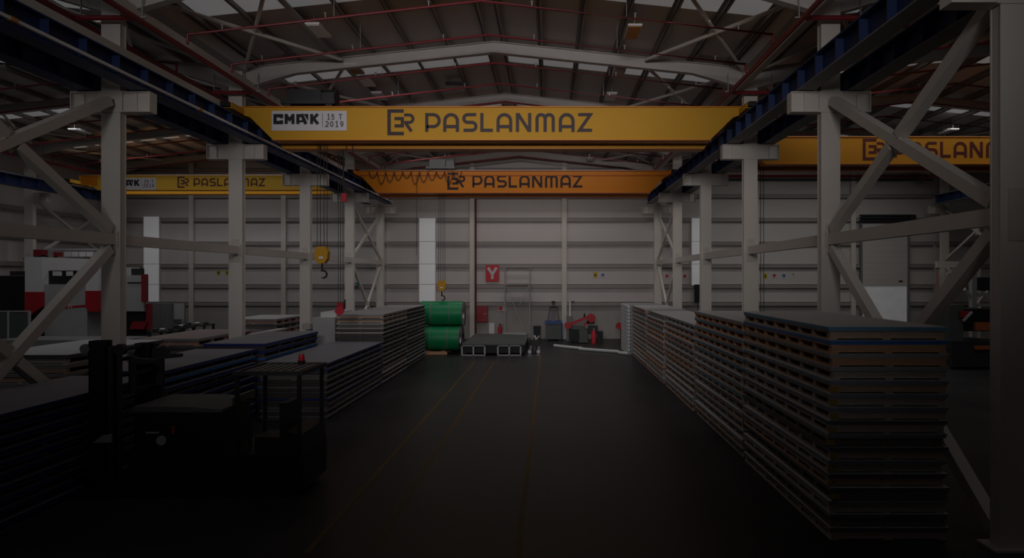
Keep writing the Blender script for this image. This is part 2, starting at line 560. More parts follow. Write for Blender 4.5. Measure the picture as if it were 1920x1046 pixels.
ceiling = thing('ceiling', None, None, (0, 20, 11), kind='structure')
YROWS = [YF, 4.6, 5.7, 10.6, 11.7, 16.6, 17.7, 22.6, 23.7, 28.6, 29.7, 34.6, 35.7, YW + .06]  # first two strip rows unseen, added to go with the near lights
for hn, xa, xb in HALLS:
    xr = (xa + xb) / 2
    xa2 = XWL - .1 if hn == 'left' else xa
    xb2 = XWR + .1 if hn == 'right' else xb
    for sg in (-1, 1):
        lim = (xr - xa2) if sg < 0 else (xb2 - xr)
        es = [0.0, .28]
        while es[-1] + 1.25 < lim - .3:
            es.append(es[-1] + 1.25)
        es.append(lim)
        nsk = 6
        for k in range(len(es) - 1):
            x0, x1 = xr + sg * es[k], xr + sg * es[k + 1]
            z0, z1 = roofz(xr, x0), roofz(xr, x1)
            for r in range(len(YROWS) - 1):
                sky = (r % 2 == 1) and 1 <= k <= nsk
                t = .02 if sky else .06
                ya, yb = YROWS[r], YROWS[r + 1]
                mb = MB().prism([(x0, z0), (x1, z1), (x1, z1 + t), (x0, z0 + t)], 'y', ya, yb)
                mb.part('skylight_panel' if sky else 'roof_panel', SKY if sky else ROOF, ceiling)
            # purlin under the joint
            if k >= 1:
                px_ = x0
                pz = roofz(xr, px_) - .005
                mb = MB().box(px_ - .01, px_ + .01, 3, YW - .02, pz - .2, pz - .02).box(px_ - .01, px_ + .085, 3, YW - .02, pz - .2, pz - .185).box(px_ - .085, px_ + .01, 3, YW - .02, pz - .035, pz - .02)
                mb.part('purlin', PURL, ceiling)
for x in (XL, XR):
    MB().prism([(x - .45, 10.98), (x - .3, 10.68), (x + .3, 10.68), (x + .45, 10.98)], 'y', 3, YW).part('valley_gutter', RAFT, ceiling)

# ---------------------------------------------------------------- wall windows and the roller door


def gwindow(n, x0, x1, z0, z1):
    t = thing('window_%d' % n, None, None, ((x0 + x1) / 2, YW, z0), kind='structure')
    zs = [z0] + [z for z in ZE if z0 + .1 < z < z1 - .1] + [z1]
    for a, b in zip(zs[:-1], zs[1:]):
        MB().box(x0, x1, YW - .235, YW - .215, a + .012, b - .012).part('pane', WIN, t)
    mb = MB().box(x0 - .05, x0, YW - .24, YW - .005, z0, z1).box(x1, x1 + .05, YW - .24, YW - .005, z0, z1)
    mb.box(x0 - .05, x1 + .05, YW - .24, YW - .005, z1, z1 + .04).box(x0 - .05, x1 + .05, YW - .24, YW - .005, z0 - .04, z0)
    mb.part('window_frame', WHITE, t)


gwindow(1, -25.45, -24.5, 2.36, 7.7)
gwindow(2, -8.15, -7.17, 2.36, 7.6)
gwindow(3, 8.95, 9.95, 3.4, 7.6)
door = thing('door_1', None, None, (21.0, YW, 0), kind='structure')
for j in range(11):
    za = 3.37 + j * .355
    MB().box(19.62, 22.45, YW - .28 + (j % 2) * .004, YW - .25, za, za + .35).part('curtain_slat', WALL, door)
MB().box(19.62, 22.45, YW - .2, YW - .18, 0.02, 3.36).part('daylight_opening', mat('door_daylight', (0.95, 0.95, 1.0), .6, emit=.05), door)
MB().box(19.5, 19.62, YW - .32, YW - .17, 0, 7.4).part('guide_rail', GREY, door)
MB().box(22.45, 22.57, YW - .32, YW - .17, 0, 7.4).part('guide_rail', GREY, door)
mb = MB().box(19.45, 22.75, YW - .5, YW - .2, 7.38, 7.46).box(19.45, 22.75, YW - .5, YW - .2, 7.72, 7.8)
mb.tube((19.5, YW - .34, 7.6), (22.7, YW - .34, 7.6), .11)
mb.part('roller_drum', DARK, door)
MB().box(22.5, 22.85, YW - .55, YW - .2, 7.4, 7.78).part('drive_motor', DARK, door)
MB().box(21.9, 22.15, YW - .3, YW - .282, 3.6, 3.68).part('door_handle', BLACK, door)

# ================================================================ steel frame
ROWN = {XL: 'left', XR: 'right'}
PLACE = ['nearest', 'second', 'third', 'fourth', 'fifth', 'sixth']


def column(x, y, label, group, corb=(True, True)):
    t = thing('steel_column', label, 'column', (x, y + .14, 0), group)
    hw = .225
    if x == XL:
        x -= .05
    MB().box(x - hw, x + hw, y, y + .022, 0.03, 10.7).box(x - hw, x + hw, y + .198, y + .22, 0.03, 10.7).box(x - hw + .012, x + hw - .012, y + .02, y + .2, 0.03, 10.7).part('shaft', CREAM, t)
    MB().box(x - .36, x + .36, y - .1, y + .32, 0, .03).part('base_plate', CREAMD, t)
    for sg, on in ((-1, corb[0]), (1, corb[1])):
        if not on:
            continue
        a, b = sorted((x + sg * (hw + .002), x + sg * .92))
        c = MB().box(a, b, y - .03, y + .25, 8.235, 8.26).box(a, b, y - .03, y + .25, 7.78, 7.805)
        c.box(a, b, y + .03, y + .19, 7.805, 8.235)
        e0, e1 = sorted((x + sg * .92, x + sg * .94))
        c.box(e0, e1, y - .03, y + .25, 7.78, 8.26)
        cb = c.part('corbel', CREAM, t)
        s0 = x + sg * .62
        MB().box(s0 - .01, s0 + .01, y - .02, y + .03, 7.806, 8.234).part('stiffener', CREAM, cb)
    MB().box(x - .28, x + .28, y - .02, y - .001, 7.77, 8.27).part('cap_plate', CREAM, t)
    MB().box(x - .12, x + .12, y - .012, y - .001, 4.4, 5.15).part('gusset_plate', CREAMD, t)
    return t


for x in (XL, XR):
    for k, y in enumerate(COLY):
        if x == XL and k == 0:
            continue
        if x == XL:
            lab = 'cream steel column, %s from the camera in the row left of the aisle' % ['', 'nearest', 'second', 'third', 'fourth', 'fifth'][k]
        else:
            lab = 'cream steel column, %s from the camera in the row right of the aisle' % PLACE[k]
        column(x, y, lab, 'steel columns of the %s row' % ROWN[x])
column(-26.94, 33.1, 'dim steel column near the left outer wall above the dark machine', 'outer steel columns', (False, True))
column(-26.94, 39.1, 'dim steel column in the far left corner of the left hall', 'outer steel columns', (False, True))
column(24.2, 39.1, 'cream steel column in the right hall under the short blue runway', 'outer steel columns', (True, False))
column(24.2, 33.1, 'cream steel column of the right hall mostly hidden behind the big near column', 'outer steel columns', (True, False))

# longitudinal struts at mid height between the columns
ZS = 4.78
for x in (XL, XR):
    for k in range(5):
        y0, y1 = COLY[k] + .225, COLY[k + 1] - .005
        if k == 0:
            y0 = COLY[0] + (.285 if x == XR else 0)
        bay = ['nearest', 'second', 'third', 'fourth', 'farthest'][k]
        t = thing('column_strut', 'cream horizontal strut in the %s bay of the %s column row' % (bay, ROWN[x]), 'strut', (x, (y0 + y1) / 2, ZS), 'struts between the columns')
        MB().box(x - .09, x + .09, y0 + .03, y1 - .03, ZS - .13, ZS + .13).part('tube', CREAM, t)
        MB().box(x - .14, x + .14, y0, y0 + .025, ZS - .18, ZS + .18).part('end_plate', CREAMD, t)
        MB().box(x - .14, x + .14, y1 - .025, y1, ZS - .18, ZS + .18).part('end_plate', CREAMD, t)
# eave struts along the column heads
for x, xs in ((XL, XL + .42), (XR, XR - .36)):
    MB().box(xs - .1, xs + .1, 6, YW - .3, 10.06, 10.3).single('eave_strut', CREAM, (xs, 20, 10.1), 'long cream eave beam running below the red main pipe on the %s side' % ROWN[x], 'beam', 'eave beams')
xs = XL + .31
MB().box(xs - .07, xs + .07, 3, 39, 9.02, 9.22).single('surge_beam', CREAMD, (xs, 20, 9.02), 'long beige beam just above the left blue crane runway', 'beam')


def brace(x, y0, y1, z0, z1, wd, label, group):
    t = thing('cross_brace', label, 'brace', (x, (y0 + y1) / 2, z0), group)
    zc, yc = (z0 + z1) / 2, (y0 + y1) / 2
    MB().bar((x, y0, z0), (x, y1, z1), wd, wd).part('diagonal', CREAM, t)
    d = Vector((0, y1 - y0, z1 - z0)).normalized() * wd * .75
    d2 = Vector((0, d.y, -d.z))
    MB().bar((x, y0, z1), (x, yc - d2.y, zc - d2.z), wd, wd).part('half_diagonal', CREAM, t)
    MB().bar((x, yc + d2.y, zc + d2.z), (x, y1, z0), wd, wd).part('half_diagonal', CREAM, t)
    MB().prism([(yc - .3, zc), (yc, zc + .26), (yc + .3, zc), (yc, zc - .26)], 'x', x - .012, x + .012).part('gusset_plate', CREAMD, t)
    return t


for x in (XL, XR):
    s = ROWN[x]
    brace(x, COLY[0] + .42, COLY[1] - .16, 5.0, 8.0, .2, 'large cream upper cross brace in the nearest bay on the %s' % s, 'cross braces')
    brace(x, COLY[0] + .42, COLY[1] - .16, .15, 4.55, .2, 'large cream lower cross brace in the nearest bay on the %s' % s, 'cross braces')
    brace(x, COLY[4] + .38, COLY[5] - .1, 5.0, 7.7, .12, 'thin upper cross brace in the farthest bay on the %s' % s, 'cross braces')
    brace(x, COLY[4] + .38, COLY[5] - .1, .15, 4.55, .12, 'thin lower cross brace in the farthest bay on the %s' % s, 'cross braces')
brace(-26.94, 33.5, 39.0, 5.0, 8.0, .12, 'dim upper cross brace by the far left outer wall', 'cross braces')
brace(-26.94, 33.5, 39.0, .15, 4.55, .12, 'dim lower cross brace by the far left outer wall', 'cross braces')
brace(24.2, 33.5, 39.0, 5.0, 8.0, .12, 'upper cross brace beside the short blue runway of the right hall', 'cross braces')
brace(24.2, 33.5, 39.0, .15, 4.55, .12, 'lower cross brace in the far bay of the right hall', 'cross braces')


def runway(x0, x1, face, y0, y1, label, busbar=False):
    """I-section crane runway; face = side (+1/-1) towards its own hall"""
    xc = (x0 + x1) / 2
    t = thing('crane_runway', label, 'runway', (xc, (y0 + y1) / 2, 8.28), 'blue crane runways')
    MB().box(x0, x1, y0, y1, 8.28, 8.31).part('bottom_flange', BLUE if x0 < 0 else mat('flange_grey', (.20, .19, .18), .6), t)
    MB().box(x0, x1, y0, y1, 8.77, 8.80).part('top_flange', BLUE, t)
    MB().box(xc - .012, xc + .012, y0, y1, 8.31, 8.77).part('web', BLUE, t)
    MB().box(xc - .035, xc + .035, y0, y1, 8.80, 8.88).part('rail', RAIL, t)
    y = y0 + .1
    while y < y1:
        for s2 in (-1, 1):
            boxpart('stiffener', t, xc + s2 * (.012 + (x1 - x0) / 4 - .01), y, 8.311, (x1 - x0) / 2 - .03, .016, .458, BLUE)
        y += 1.0
    if busbar:
        xb = x1 + .06
        MB().box(xb - .03, xb + .03, y0, y1, 8.36, 8.42).part('conductor_rail', BUSBAR, t)
        y = y0 + 2.2
        while y < y1:
            boxpart('rail_joint', t, xb, y, 8.352, .075, .16, .076, ORLAMP)
            y += 6.0
    return t


runway(XL + .45, XL + .85, 1, 3, 38.6, 'blue crane runway on the left side of the main hall with pale conductor rail', True)
runway(XL - .85, XL - .45, -1, 3, 38.6, 'dark blue crane runway of the left hall beside the left column row')
runway(XR - .80, XR - .40, -1, 3, 38.6, 'blue crane runway on the right side of the main hall')
runway(XR + .40, XR + .80, 1, 3, 38.6, 'blue crane runway of the right hall beside the right column row')
runway(-25.92, -25.52, 1, 24, 38.6, 'far blue crane runway along the left outer wall')
runway(23.1, 23.5, -1, 30, 38.6, 'short far blue crane runway in the right hall')

# rafters
for hn, xa, xb in HALLS:
    xr = (xa + xb) / 2
    for k, y in enumerate(COLY[1:]):
        yc = y + .14
        t = thing('roof_rafter', 'grey gable rafter over the %s hall, %s from the camera' % (hn, ['nearest', 'second', 'third', 'fourth', 'farthest'][k]), 'rafter', (xr, yc, 10.5), 'roof rafters')
        zt = lambda x: roofz(xr, x) - .215
        for sg in (-1, 1):
            xe = xr + sg * ((xb - xa) / 2 - .24)
            xm = xr + sg * ((xb - xa) / 2 - 1.9)
            top = [(xr, zt(xr)), (xe, zt(xe))]
            bot = [(xe, zt(xe) - .66), (xm, zt(xm) - .36), (xr, zt(xr) - .36)]
            MB().prism(top + bot, 'y', yc - .012, yc + .012).part('web', RAFT, t)
            MB().bar((xr, yc, zt(xr) - .01), (xe, yc, zt(xe) - .01), .24, .02, (0, 0, 1)).part('top_flange', RAFT, t)
            f = MB().bar((xr, yc, zt(xr) - .36), (xm, yc, zt(xm) - .36), .22, .02).bar((xm, yc, zt(xm) - .36), (xe, yc, zt(xe) - .66), .22, .02)
            f.part('bottom_flange', RAFT, t)
# horizontal roof bracing near the eaves
BAYW = ['nearest', 'second', 'third', 'farthest']
for hn, xa, xb in HALLS:
    xr = (xa + xb) / 2
    for k in range(4):
        for sg, sn in ((-1, 'left'), (1, 'right')):
            ya, yb = COLY[k + 1] + .4, COLY[k + 2] - .1
            xi = xr + sg * 5.0
            xo = xr + sg * 8.15
            zi, zo = roofz(xr, xi) - .33, roofz(xr, xo) - .33
            t = thing('roof_brace', 'pale crossed roof brace at the %s eave of the %s hall, %s bay' % (sn, hn, BAYW[k]), 'brace', ((xi + xo) / 2, (ya + yb) / 2, zi), 'crossed roof braces')
            MB().tube((xi, ya, zi), (xo, yb, zo), .055).part('brace_tube', CREAM, t)
            MB().tube((xi, yb, zi - .02), (xo, ya, zo - .02), .055).part('brace_tube', CREAM, t)
            MB().box((xi + xo) / 2 - .2, (xi + xo) / 2 + .2, (ya + yb) / 2 - .2, (ya + yb) / 2 + .2, (zi + zo) / 2 - .012, (zi + zo) / 2 + .002).part('gusset_plate', CREAMD, t)

# ---------------------------------------------------------------- sprinkler pipes
SPY = [16.72, 19.05, 21.55, 23.85, 26.3, 28.7, 31.1, 33.6, 35.9, 38.2]
for hn, xa, xb in HALLS:
    xr = (xa + xb) / 2
    x0, x1 = xa + .85, xb - .8
    for k, y in enumerate(SPY):
        zr = 11.1
        ze = zr - .115 * (xr - x0)
        t = thing('sprinkler_pipe', 'thin red sprinkler pipe bent along the %s hall roof, %s from the camera' % (hn, ORDW[k]), 'pipe', (xr, y, 10), 'sprinkler branch pipes')
        MB().path([(x0, y, 9.98), (x0, y, ze), (xr, y, zr), (x1, y, ze), (x1, y, 9.98)], .036, 8).part('pipe', RED, t, True)
        for q in range(6):
            sx = x0 + .9 + q * (x1 - x0 - 1.8) / 5
            sz = zr - .115 * abs(sx - xr)
            hd = MB().tube((sx, y, sz + .03), (sx, y, sz + .13), .016, 6).box(sx - .035, sx + .035, y - .035, y + .035, sz + .13, sz + .145)
            hd.part('sprinkler_head', LGREY, t)
        for q in (1, 3):
            sx = x0 + q * (x1 - x0) / 4
            MB().tube((sx, y, zr - .115 * abs(sx - xr) + .03), (sx, y, roofz(xr, sx) - .01), .008, 5).part('hanger_rod', LGREY, t)
    for sg, xm in ((-1, x0 - .15), (1, x1 + .05)):
        t = thing('sprinkler_main', 'thick red sprinkler main running along the %s eave of the %s hall' % ('left' if sg < 0 else 'right', hn), 'pipe', (xm, 20, 9.9), 'sprinkler mains')
        MB().path([(xm, 4, 9.9), (xm, 39.6, 9.9)], .07, 10).part('pipe', RED, t, True)
        for y in COLY[1:]:
            MB().box(xm - .1, xm + .1, y - .03, y + .03, 9.99, 10.02).box(xm - .01, xm + .01, y - .02, y + .02, 10.02, 10.6).part('pipe_hanger', LGREY, t)
for x, s in ((XL, 'left'), (XR, 'right')):
    for k in (1, 2, 3):
        y = COLY[k] - .25
        MB().path([(x - .679, y, 9.9), (x + .629, y, 9.9)], .06, 10).single('crossover_pipe', RED, (x, y, 9.9), 'short red crossover pipe passing the %s column on the %s' % (['', 'nearest full', 'second full', 'third full'][k], s), 'pipe', 'crossover pipes', smooth=True)
for xa, xb, s in ((-26, XL - .4, 'left'), (XR + .5, 24, 'right')):
    MB().path([(xa, YW - .5, 10.2), (xb, YW - .5, 10.2)], .08, 10).single('wall_pipe', RED, ((xa + xb) / 2, YW - .5, 10.2), 'red pipe running level along the back wall of the %s hall' % s, 'pipe', 'back wall pipes', smooth=True)
    MB().path([(xa, YW - .35, 10.0), (xb, YW - .35, 10.0)], .05, 8).single('wall_pipe', DARK, ((xa + xb) / 2, YW - .35, 10.0), 'dark pipe running level along the back wall of the %s hall' % s, 'pipe', 'back wall pipes', smooth=True)
MB().path([(-4.62, YW - .3, 0.0), (-4.62, YW - .3, 10.6)], .055, 10).single('riser_pipe', mat('riser_dark_red', (.13, .02, .02), .5), (-4.62, YW - .3, 0.0), 'dark red riser pipe beside the post left of the letter sign', 'pipe', smooth=True)

# ---------------------------------------------------------------- hanging lamps
LX = {'left': -6.6, 'right': 2.4}
lamp_kind = {('left', 0): LAMPW, ('left', 1): ORLAMP, ('right', 0): ORLAMP, ('right', 1): mat('lamp_pink_cover', (.5, .36, .33), .6)}


def lamp(x, y, z, label, cover, rx):
    t = thing('hanging_lamp', label, 'lamp', (x, y, z), 'hanging hall lamps')
    MB().box(x - .2, x + .2, y - .5, y + .5, z, z + .06).part('housing', LAMPW, t)
    MB().box(x - .18, x + .18, y - .46, y + .46, z - .02, z - .001).part('lamp_cover', cover, t)
    MB().box(x - .13, x + .13, y - .16, y + .16, z + .061, z + .13).part('driver_box', LAMPW, t)
    for dy in (-.35, .35):
        MB().tube((x, y + dy, z + .05), (x, y + dy, rx), .008, 5).part('hanger_rod', LGREY, t)


for s in ('left', 'right'):
    ys = [18.3, 21.7, 23.1, 24.9] if s == 'left' else [18.4, 22.0, 25.0]
    ys += [28.4, 31.8, 35.2, 38.2]
    for k, y in enumerate(ys):
        cov = lamp_kind.get((s, k), LAMPW)
        lamp(LX[s], y, 10.92, 'slim hanging lamp in the %s row under the main roof, %s from the camera' % (s, ORDW[k]), cov, roofz(-1.83, LX[s]) - .1)
t = thing('roof_vent', 'small dark slot vent hanging under the main roof near the ridge', 'vent', (-3.6, 25.0, 11.5))
MB().box(-4.05, -3.2, 24.9, 25.15, 11.42, 11.5).part('body', DARK, t)
for xx_ in (-3.95, -3.3):
    MB().box(xx_ - .015, xx_ + .015, 25.0, 25.03, 11.5, roofz(-1.83, xx_)).part('hanger_rod', LGREY, t)
# cable tray above the left row of lamps
t = thing('cable_tray', 'narrow pale cable tray running above the left row of lamps', 'tray', (-6.95, 20, 11.05))
MB().box(-7.02, -6.88, 6, 39, 11.04, 11.055).part('tray_floor', LGREY, t)
MB().box(-7.03, -7.02, 6, 39, 11.04, 11.1).part('side_rail', LGREY, t)
MB().box(-6.88, -6.87, 6, 39, 11.04, 11.1).part('side_rail', LGREY, t)
for x, y, hn in ((-22.0, 30, 'left'), (-15.2, 33, 'left'), (11.5, 27, 'right'), (18.7, 30, 'right')):
    lamp(x, y, 10.7, 'slim hanging lamp under the %s roof of the %s hall' % ({-22.0: 'outer', -15.2: 'inner', 11.5: 'inner', 18.7: 'outer'}[x], hn), LAMPW, 11.3)

# ================================================================ bridge cranes


def crane(y, xl, xr, zt, dp, label, m, mdark, text_x, text_h, lm, sign=None, wd=.45, gap=.35, trolley=None, double=True, band=False):
    t = thing('bridge_crane', label, 'crane', ((xl + xr) / 2, y + .8, zt - dp), 'yellow and orange bridge cranes')
    tp = .9

    def gird(ya, nm, dz=0.0):
        zb = zt - dp - dz
        poly = [(xl, zt - .03), (xr, zt - .03), (xr, zt - .24), (xr - .3, zt - .34), (xr - tp - .1, zb + .03), (xl + tp + .1, zb + .03), (xl + .3, zt - .34), (xl, zt - .24)]
        g = MB().prism(poly, 'y', ya, ya + wd).part(nm, m, t)
        MB().box(xl, xr, ya - .035, ya + wd + .035, zt - .029, zt).part('top_plate', mdark, g)
        MB().box(xl + tp + .1, xr - tp - .1, ya - .035, ya + wd + .035, zb, zb + .029).part('bottom_plate', mdark, g)
        if band:
            MB().box(xl + .02, xr - .02, ya - .02, ya - .001, zt - .27, zt - .21).part('angle_rail', mdark, g)
        MB().box(xl + .1, xr - .1, ya + wd / 2 - .03, ya + wd / 2 + .03, zt + .001, zt + .06).part('trolley_rail', RAIL, g)
        return g
    g1 = gird(y, 'front_girder')
    y2 = y + wd + gap
    if double:
        gird(y2, 'rear_girder', .11)
    yb = (y2 + wd if double else y + wd) + .8
    for x, sg in ((xl + .1, -1), (xr - .1, 1)):
        xo = x + sg * .12
        e = MB().box(xo - .14, xo + .14, y - .8, yb, 8.96, 9.14).part('end_carriage', m, t)
        for yy in (y - .6, yb - .2):
            MB().tube((xo - .06, yy, 8.985), (xo + .06, yy, 8.985), .1, 12).part('wheel', DARK, e)
        MB().box(xo - .12, xo + .12, y - .98, y - .81, 8.98, 9.12).part('buffer', BLACK, e)
    # painted name
    zl = zt - dp / 2 - text_h / 2 + .03
    lettering(g1, text_x, zl, text_h, y - .008, lm)
    if sign:
        maker_sign(g1, sign[0], zt - .14, sign[1], y - .002)
    if trolley:
        x0, x1, mt, hz, hx, bm = trolley
        ye = yb - .8
        tr = MB().box(x0, x1, y + .1, ye - .1, zt + .12, zt + .24).part('trolley', mt, t)
        MB().box(x0 + .15, x1 - .5, y + .3, ye - .3, zt + .24, zt + .62).part('gearbox', mt, tr)
        MB().tube((x0 + .3, y + .7, zt + .5), (x1 - .1, y + .7, zt + .5), .22, 14).part('rope_drum', mt, tr)
        MB().box(x1 - .45, x1 - .05, y + .2, y + .6, zt + .24, zt + .5).part('motor', mt, tr)
        for xx in (x0 + .2, x1 - .2):
            MB().box(xx - .1, xx + .1, y + .15, y + .3, zt + .06, zt + .2).part('wheel', DARK, tr)
        # ropes and hook block
        yh = (y + ye) / 2
        for dx in (-.16, -.06, .06, .16):
            MB().tube((hx + dx, yh, hz + .25), (hx + dx * .9, yh, zt + .3), .011, 5).part('wire_rope', CABLE, t)
        hb = MB()
        hb.prism([(hx - .2, hz - .12), (hx - .22, hz + .1), (hx - .13, hz + .27), (hx + .13, hz + .27), (hx + .22, hz + .1), (hx + .2, hz - .12), (hx + .1, hz - .27), (hx - .1, hz - .27)], 'y', yh - .12, yh + .12)
        hk = hb.part('hook_block', bm, t)
        MB().box(hx - .07, hx + .07, yh - .126, yh - .121, hz - .12, hz - .05).part('load_plate', WHITE, hk)
        hp = [(hx, yh, hz - .27), (hx, yh, hz - .5)] + [(hx + .03 + .12 * math.sin(a), yh, hz - .62 + .12 * math.cos(a)) for a in [-.3 + i * .42 for i in range(0, 10)]]
        MB().path(hp, .03, 8).part('hook', BLACK, hk, True)
    return t, g1


t1, g1 = crane(20.0, -9.65, 6.04, 9.22, 1.06, 'large yellow bridge crane nearest overhead with white maker sign', YEL, ORA, -3.88, .588, LETTER, sign=(-8.67, 2.34),
               trolley=(-8.45, -6.75, DARK, 4.60, -7.32, YEL))
MB().box(-8.4, -6.0, 20.46, 20.8, 8.2, 8.55).part('cable_shelf', ORAD, t1)
for dx in (-.3, .55, .75):
    MB().path([(-7.1 + dx, 20.6, 8.2), (-7.08 + dx, 20.6, 7.9)], .012, 5).part('loose_cable', CABLE, t1)
# pendant control of the main crane
pc = MB().path([(-6.75, 20.9, 8.2), (-6.72, 20.9, 7.2), (-6.7, 20.9, 6.62)], .02, 6)
pc.part('pendant_cable', CABLE, t1, True)
MB().box(-6.78, -6.62, 20.85, 20.95, 6.35, 6.62).part('pendant_weight', REDM, t1)

t2, g2 = crane(32.0, -9.65, 6.04, 9.22, 1.13, 'orange bridge crane farther back across the main hall', ORA, ORAD, -3.85, .62, LETTER,
               trolley=(-6.2, -4.75, GREY, 3.45, -5.48, YEL), band=True)
for k in range(11):
    xa = -9.0 + k * .42
    dpth = .32 + .4 * ((k * 7) % 4) / 4
    MB().path([(xa + .42 * i / 6, 31.93, 9.16 - dpth * 4 * (i / 6) * (1 - i / 6)) for i in range(7)], .018, 5).part('festoon_loop', CABLE, t2, True)
MB().path([(-6.6, 31.9, 9.0), (-6.62, 31.9, 5)], .012, 5).part('pendant_cable', CABLE, t2)
t3, g3 = crane(24.5, 7.24, 23.3, 9.27, 1.06, 'yellow bridge crane of the right hall partly behind the braces', YELO, ORA, 13.2, .60, LETRED,
               trolley=(18.8, 20.4, DARK, 7.2, 19.5, YEL))
for xx_ in (8.28, 8.40):
    MB().path([(xx_, 25.1, 8.1), (xx_ + .01, 25.1, 2.0)], .013, 5).part('pendant_cable', CABLE, t3)
MB().box(8.25, 8.44, 25.03, 25.17, 1.7, 2.0).part('pendant_box', DARK, t3)
t4, g4 = crane(35.0, -25.72, -10.95, 9.46, .82, 'small yellow bridge crane of the left hall seen behind the columns', mat('crane_light_yellow', (.80, .48, .05), .5, var=.05, spec=.2), YELO, -19.45, .44, LETRED, sign=(-23.95, 2.45), wd=.35, gap=.5)
MB().box(-25.6, -24.7, 34.98, 34.995, 8.9, 9.42).part('end_panel', ORA, t4)

# pendant control hanging from the main crane
t = thing('pendant_control', 'red pendant control hanging on cables above the low left stack', 'control', (-6.85, 21.0, 2.4))
for dx in (-.07, 0, .08):
    MB().path([(-6.85 + dx, 21.0, 3.05), (-6.86 + dx, 21.0, 8.085)], .010, 5).part('cable', CABLE, t)
MB().box(-6.95, -6.75, 20.92, 21.08, 2.8, 3.05).part('control_box', REDM, t)
MB().prism([(-7.02, 2.76), (-6.9, 2.92), (-6.78, 2.92), (-6.68, 2.76), (-6.85, 2.62)], 'y', 20.87, 20.91).part('warning_flag', REDS, t)
MB().tube((-6.71, 21.0, 2.85), (-6.71, 21.0, 3.15), .025, 8).part('handle', BLACK, t)

# ================================================================ pallets and sheet packs


def pallet(cx, cy, z, wx, ly, hp, m, label, group, nsk=7, rot=0.0, bb=3):
    t = thing('wooden_pallet', label, 'pallet', (cx, cy, z), group)
    td, tb = .024, .02
    boxpart('deck', t, cx, cy, z + hp - td, wx, ly, td, m)
    for i in range(nsk):
        sy = cy - ly / 2 + .06 + i * (ly - .12) / (nsk - 1)
        boxpart('skid', t, cx, sy, z + tb, wx - .03, .11, hp - td - tb, m)
    for i in range(bb):
        sx = cx - wx / 2 + .06 + i * (wx - .12) / (bb - 1)
        boxpart('bottom_board', t, sx, cy, z, .12, ly, tb, m)
    t.rotation_euler = (0, 0, rot)
    return t


def sheet_pack(cx, cy, z, wx, ly, h, edge, top, label, group, rot=0.0, overlay=True):
    t = thing('sheet_pack', label, 'sheet pack', (cx, cy, z), group)
    boxpart('sheets', t, cx, cy, z, wx, ly, h * .55, edge)
    boxpart('top_sheet', t, cx, cy, z + h * .55, wx + .02, ly + .02, h * .45, edge, top=top)
    t.rotation_euler = (0, 0, rot)
    return t


EDGEW = {FILMB.name: 'blue filmed', FILMD.name: 'navy filmed', FILMT.name: 'teal filmed', FILMS.name: 'slate filmed', SHEETD.name: 'dark edged', SHEETK.name: 'blackish edged', SHEETG.name: 'grey edged', FOAM.name: 'white edged'}
WOODW = {WOODO.name: 'orange brown', WOODB.name: 'brown', WOODG.name: 'weathered grey', WOODD.name: 'dark', WOODK.name: 'blackish', WOODR.name: 'rosy'}


def stack(x0, x1, y0, y1, n, pitch, where, woods, edges, top, pgroup, sgroup, nsk=7, jit=.03, fr=.66, bb=3, tags=False, over=.03):
    wx, ly = x1 - x0, y1 - y0
    cx, cy = (x0 + x1) / 2, (y0 + y1) / 2
    for k in range(n):
        z = k * pitch
        lv = n - 1 - k                       # from the top
        wm = woods[lv] if lv < len(woods) else random.choice(woods)
        em = edges[lv] if lv < len(edges) else random.choice(edges)
        od = 'topmost' if lv == 0 else ORDW[lv] + ' from top'
        ox, oy, rr = random.uniform(-jit, jit), random.uniform(-jit, jit), random.uniform(-.004, .004)
        hp = pitch * fr
        pt = pallet(cx + ox, cy + oy, z, wx, ly, hp - .002, wm, '%s wooden pallet, %s in the %s' % (WOODW[wm.name], od, where), pgroup, nsk, rr, bb)
        sheet_pack(cx + ox * .5, cy + oy * .5, z + hp, wx + over, ly + over, pitch - hp - .002, em, top, '%s sheet pack, %s in the %s' % (EDGEW[em.name], od, where), sgroup, rr)
        if tags and 4 <= lv <= 12:
            MB().box(cx - wx / 2 - .012 + ox, cx - wx / 2 + .10 + ox, cy - ly / 2 - .03 + oy, cy - ly / 2 - .002 + oy, z + .03, z + hp - .03).part('corner_tag', TAGY, pt)


GP, GS = 'wooden pallets in the right row', 'sheet packs in the right row'
RA = 4.15
stack(RA, 5.86, 9.45, 13.55, 16, .197, 'nearest right-hand stack',
      [WOODB, WOODO, WOODO, WOODG, WOODB, WOODG, WOODG, WOODG, WOODD, WOODG, WOODG, WOODB, WOODD, WOODG, WOODD, WOODG],
      [FILMT, FILMB, SHEETG, SHEETG, FILMS, FILMS, FILMS, SHEETD, FILMS, SHEETD, FILMS, SHEETD, SHEETD, FILMS, SHEETD, SHEETD], SHEETT, GP, GS, 8, .035, tags=True)
stack(RA + .02, 5.86, 13.8, 18.25, 15, .195, 'second right-hand stack',
      [WOODO, WOODO, WOODO, WOODR, WOODB, WOODG, WOODG, WOODB, WOODG, WOODG, WOODB, WOODG, WOODG, WOODB, WOODG],
      [SHEETG, FILMT, FILMT, FILMS, FILMT, FILMT, FILMS, FILMS, FILMT, SHEETD, FILMS, FILMS, SHEETD, FILMS, SHEETD], SHEETT, GP, GS, 8, .03)
stack(RA + .04, 5.86, 18.6, 23.0, 13, .194, 'third right-hand stack',
      [WOODG, WOODR, WOODO, WOODR, WOODG, WOODB, WOODO, WOODB, WOODG, WOODB, WOODB, WOODG, WOODB],
      [SHEETG, FILMS, SHEETG, FILMS, FILMS, SHEETD, FILMS, SHEETG, FILMS, SHEETD, FILMS, FILMS, SHEETD], SHEETT, GP, GS, 7, .03)
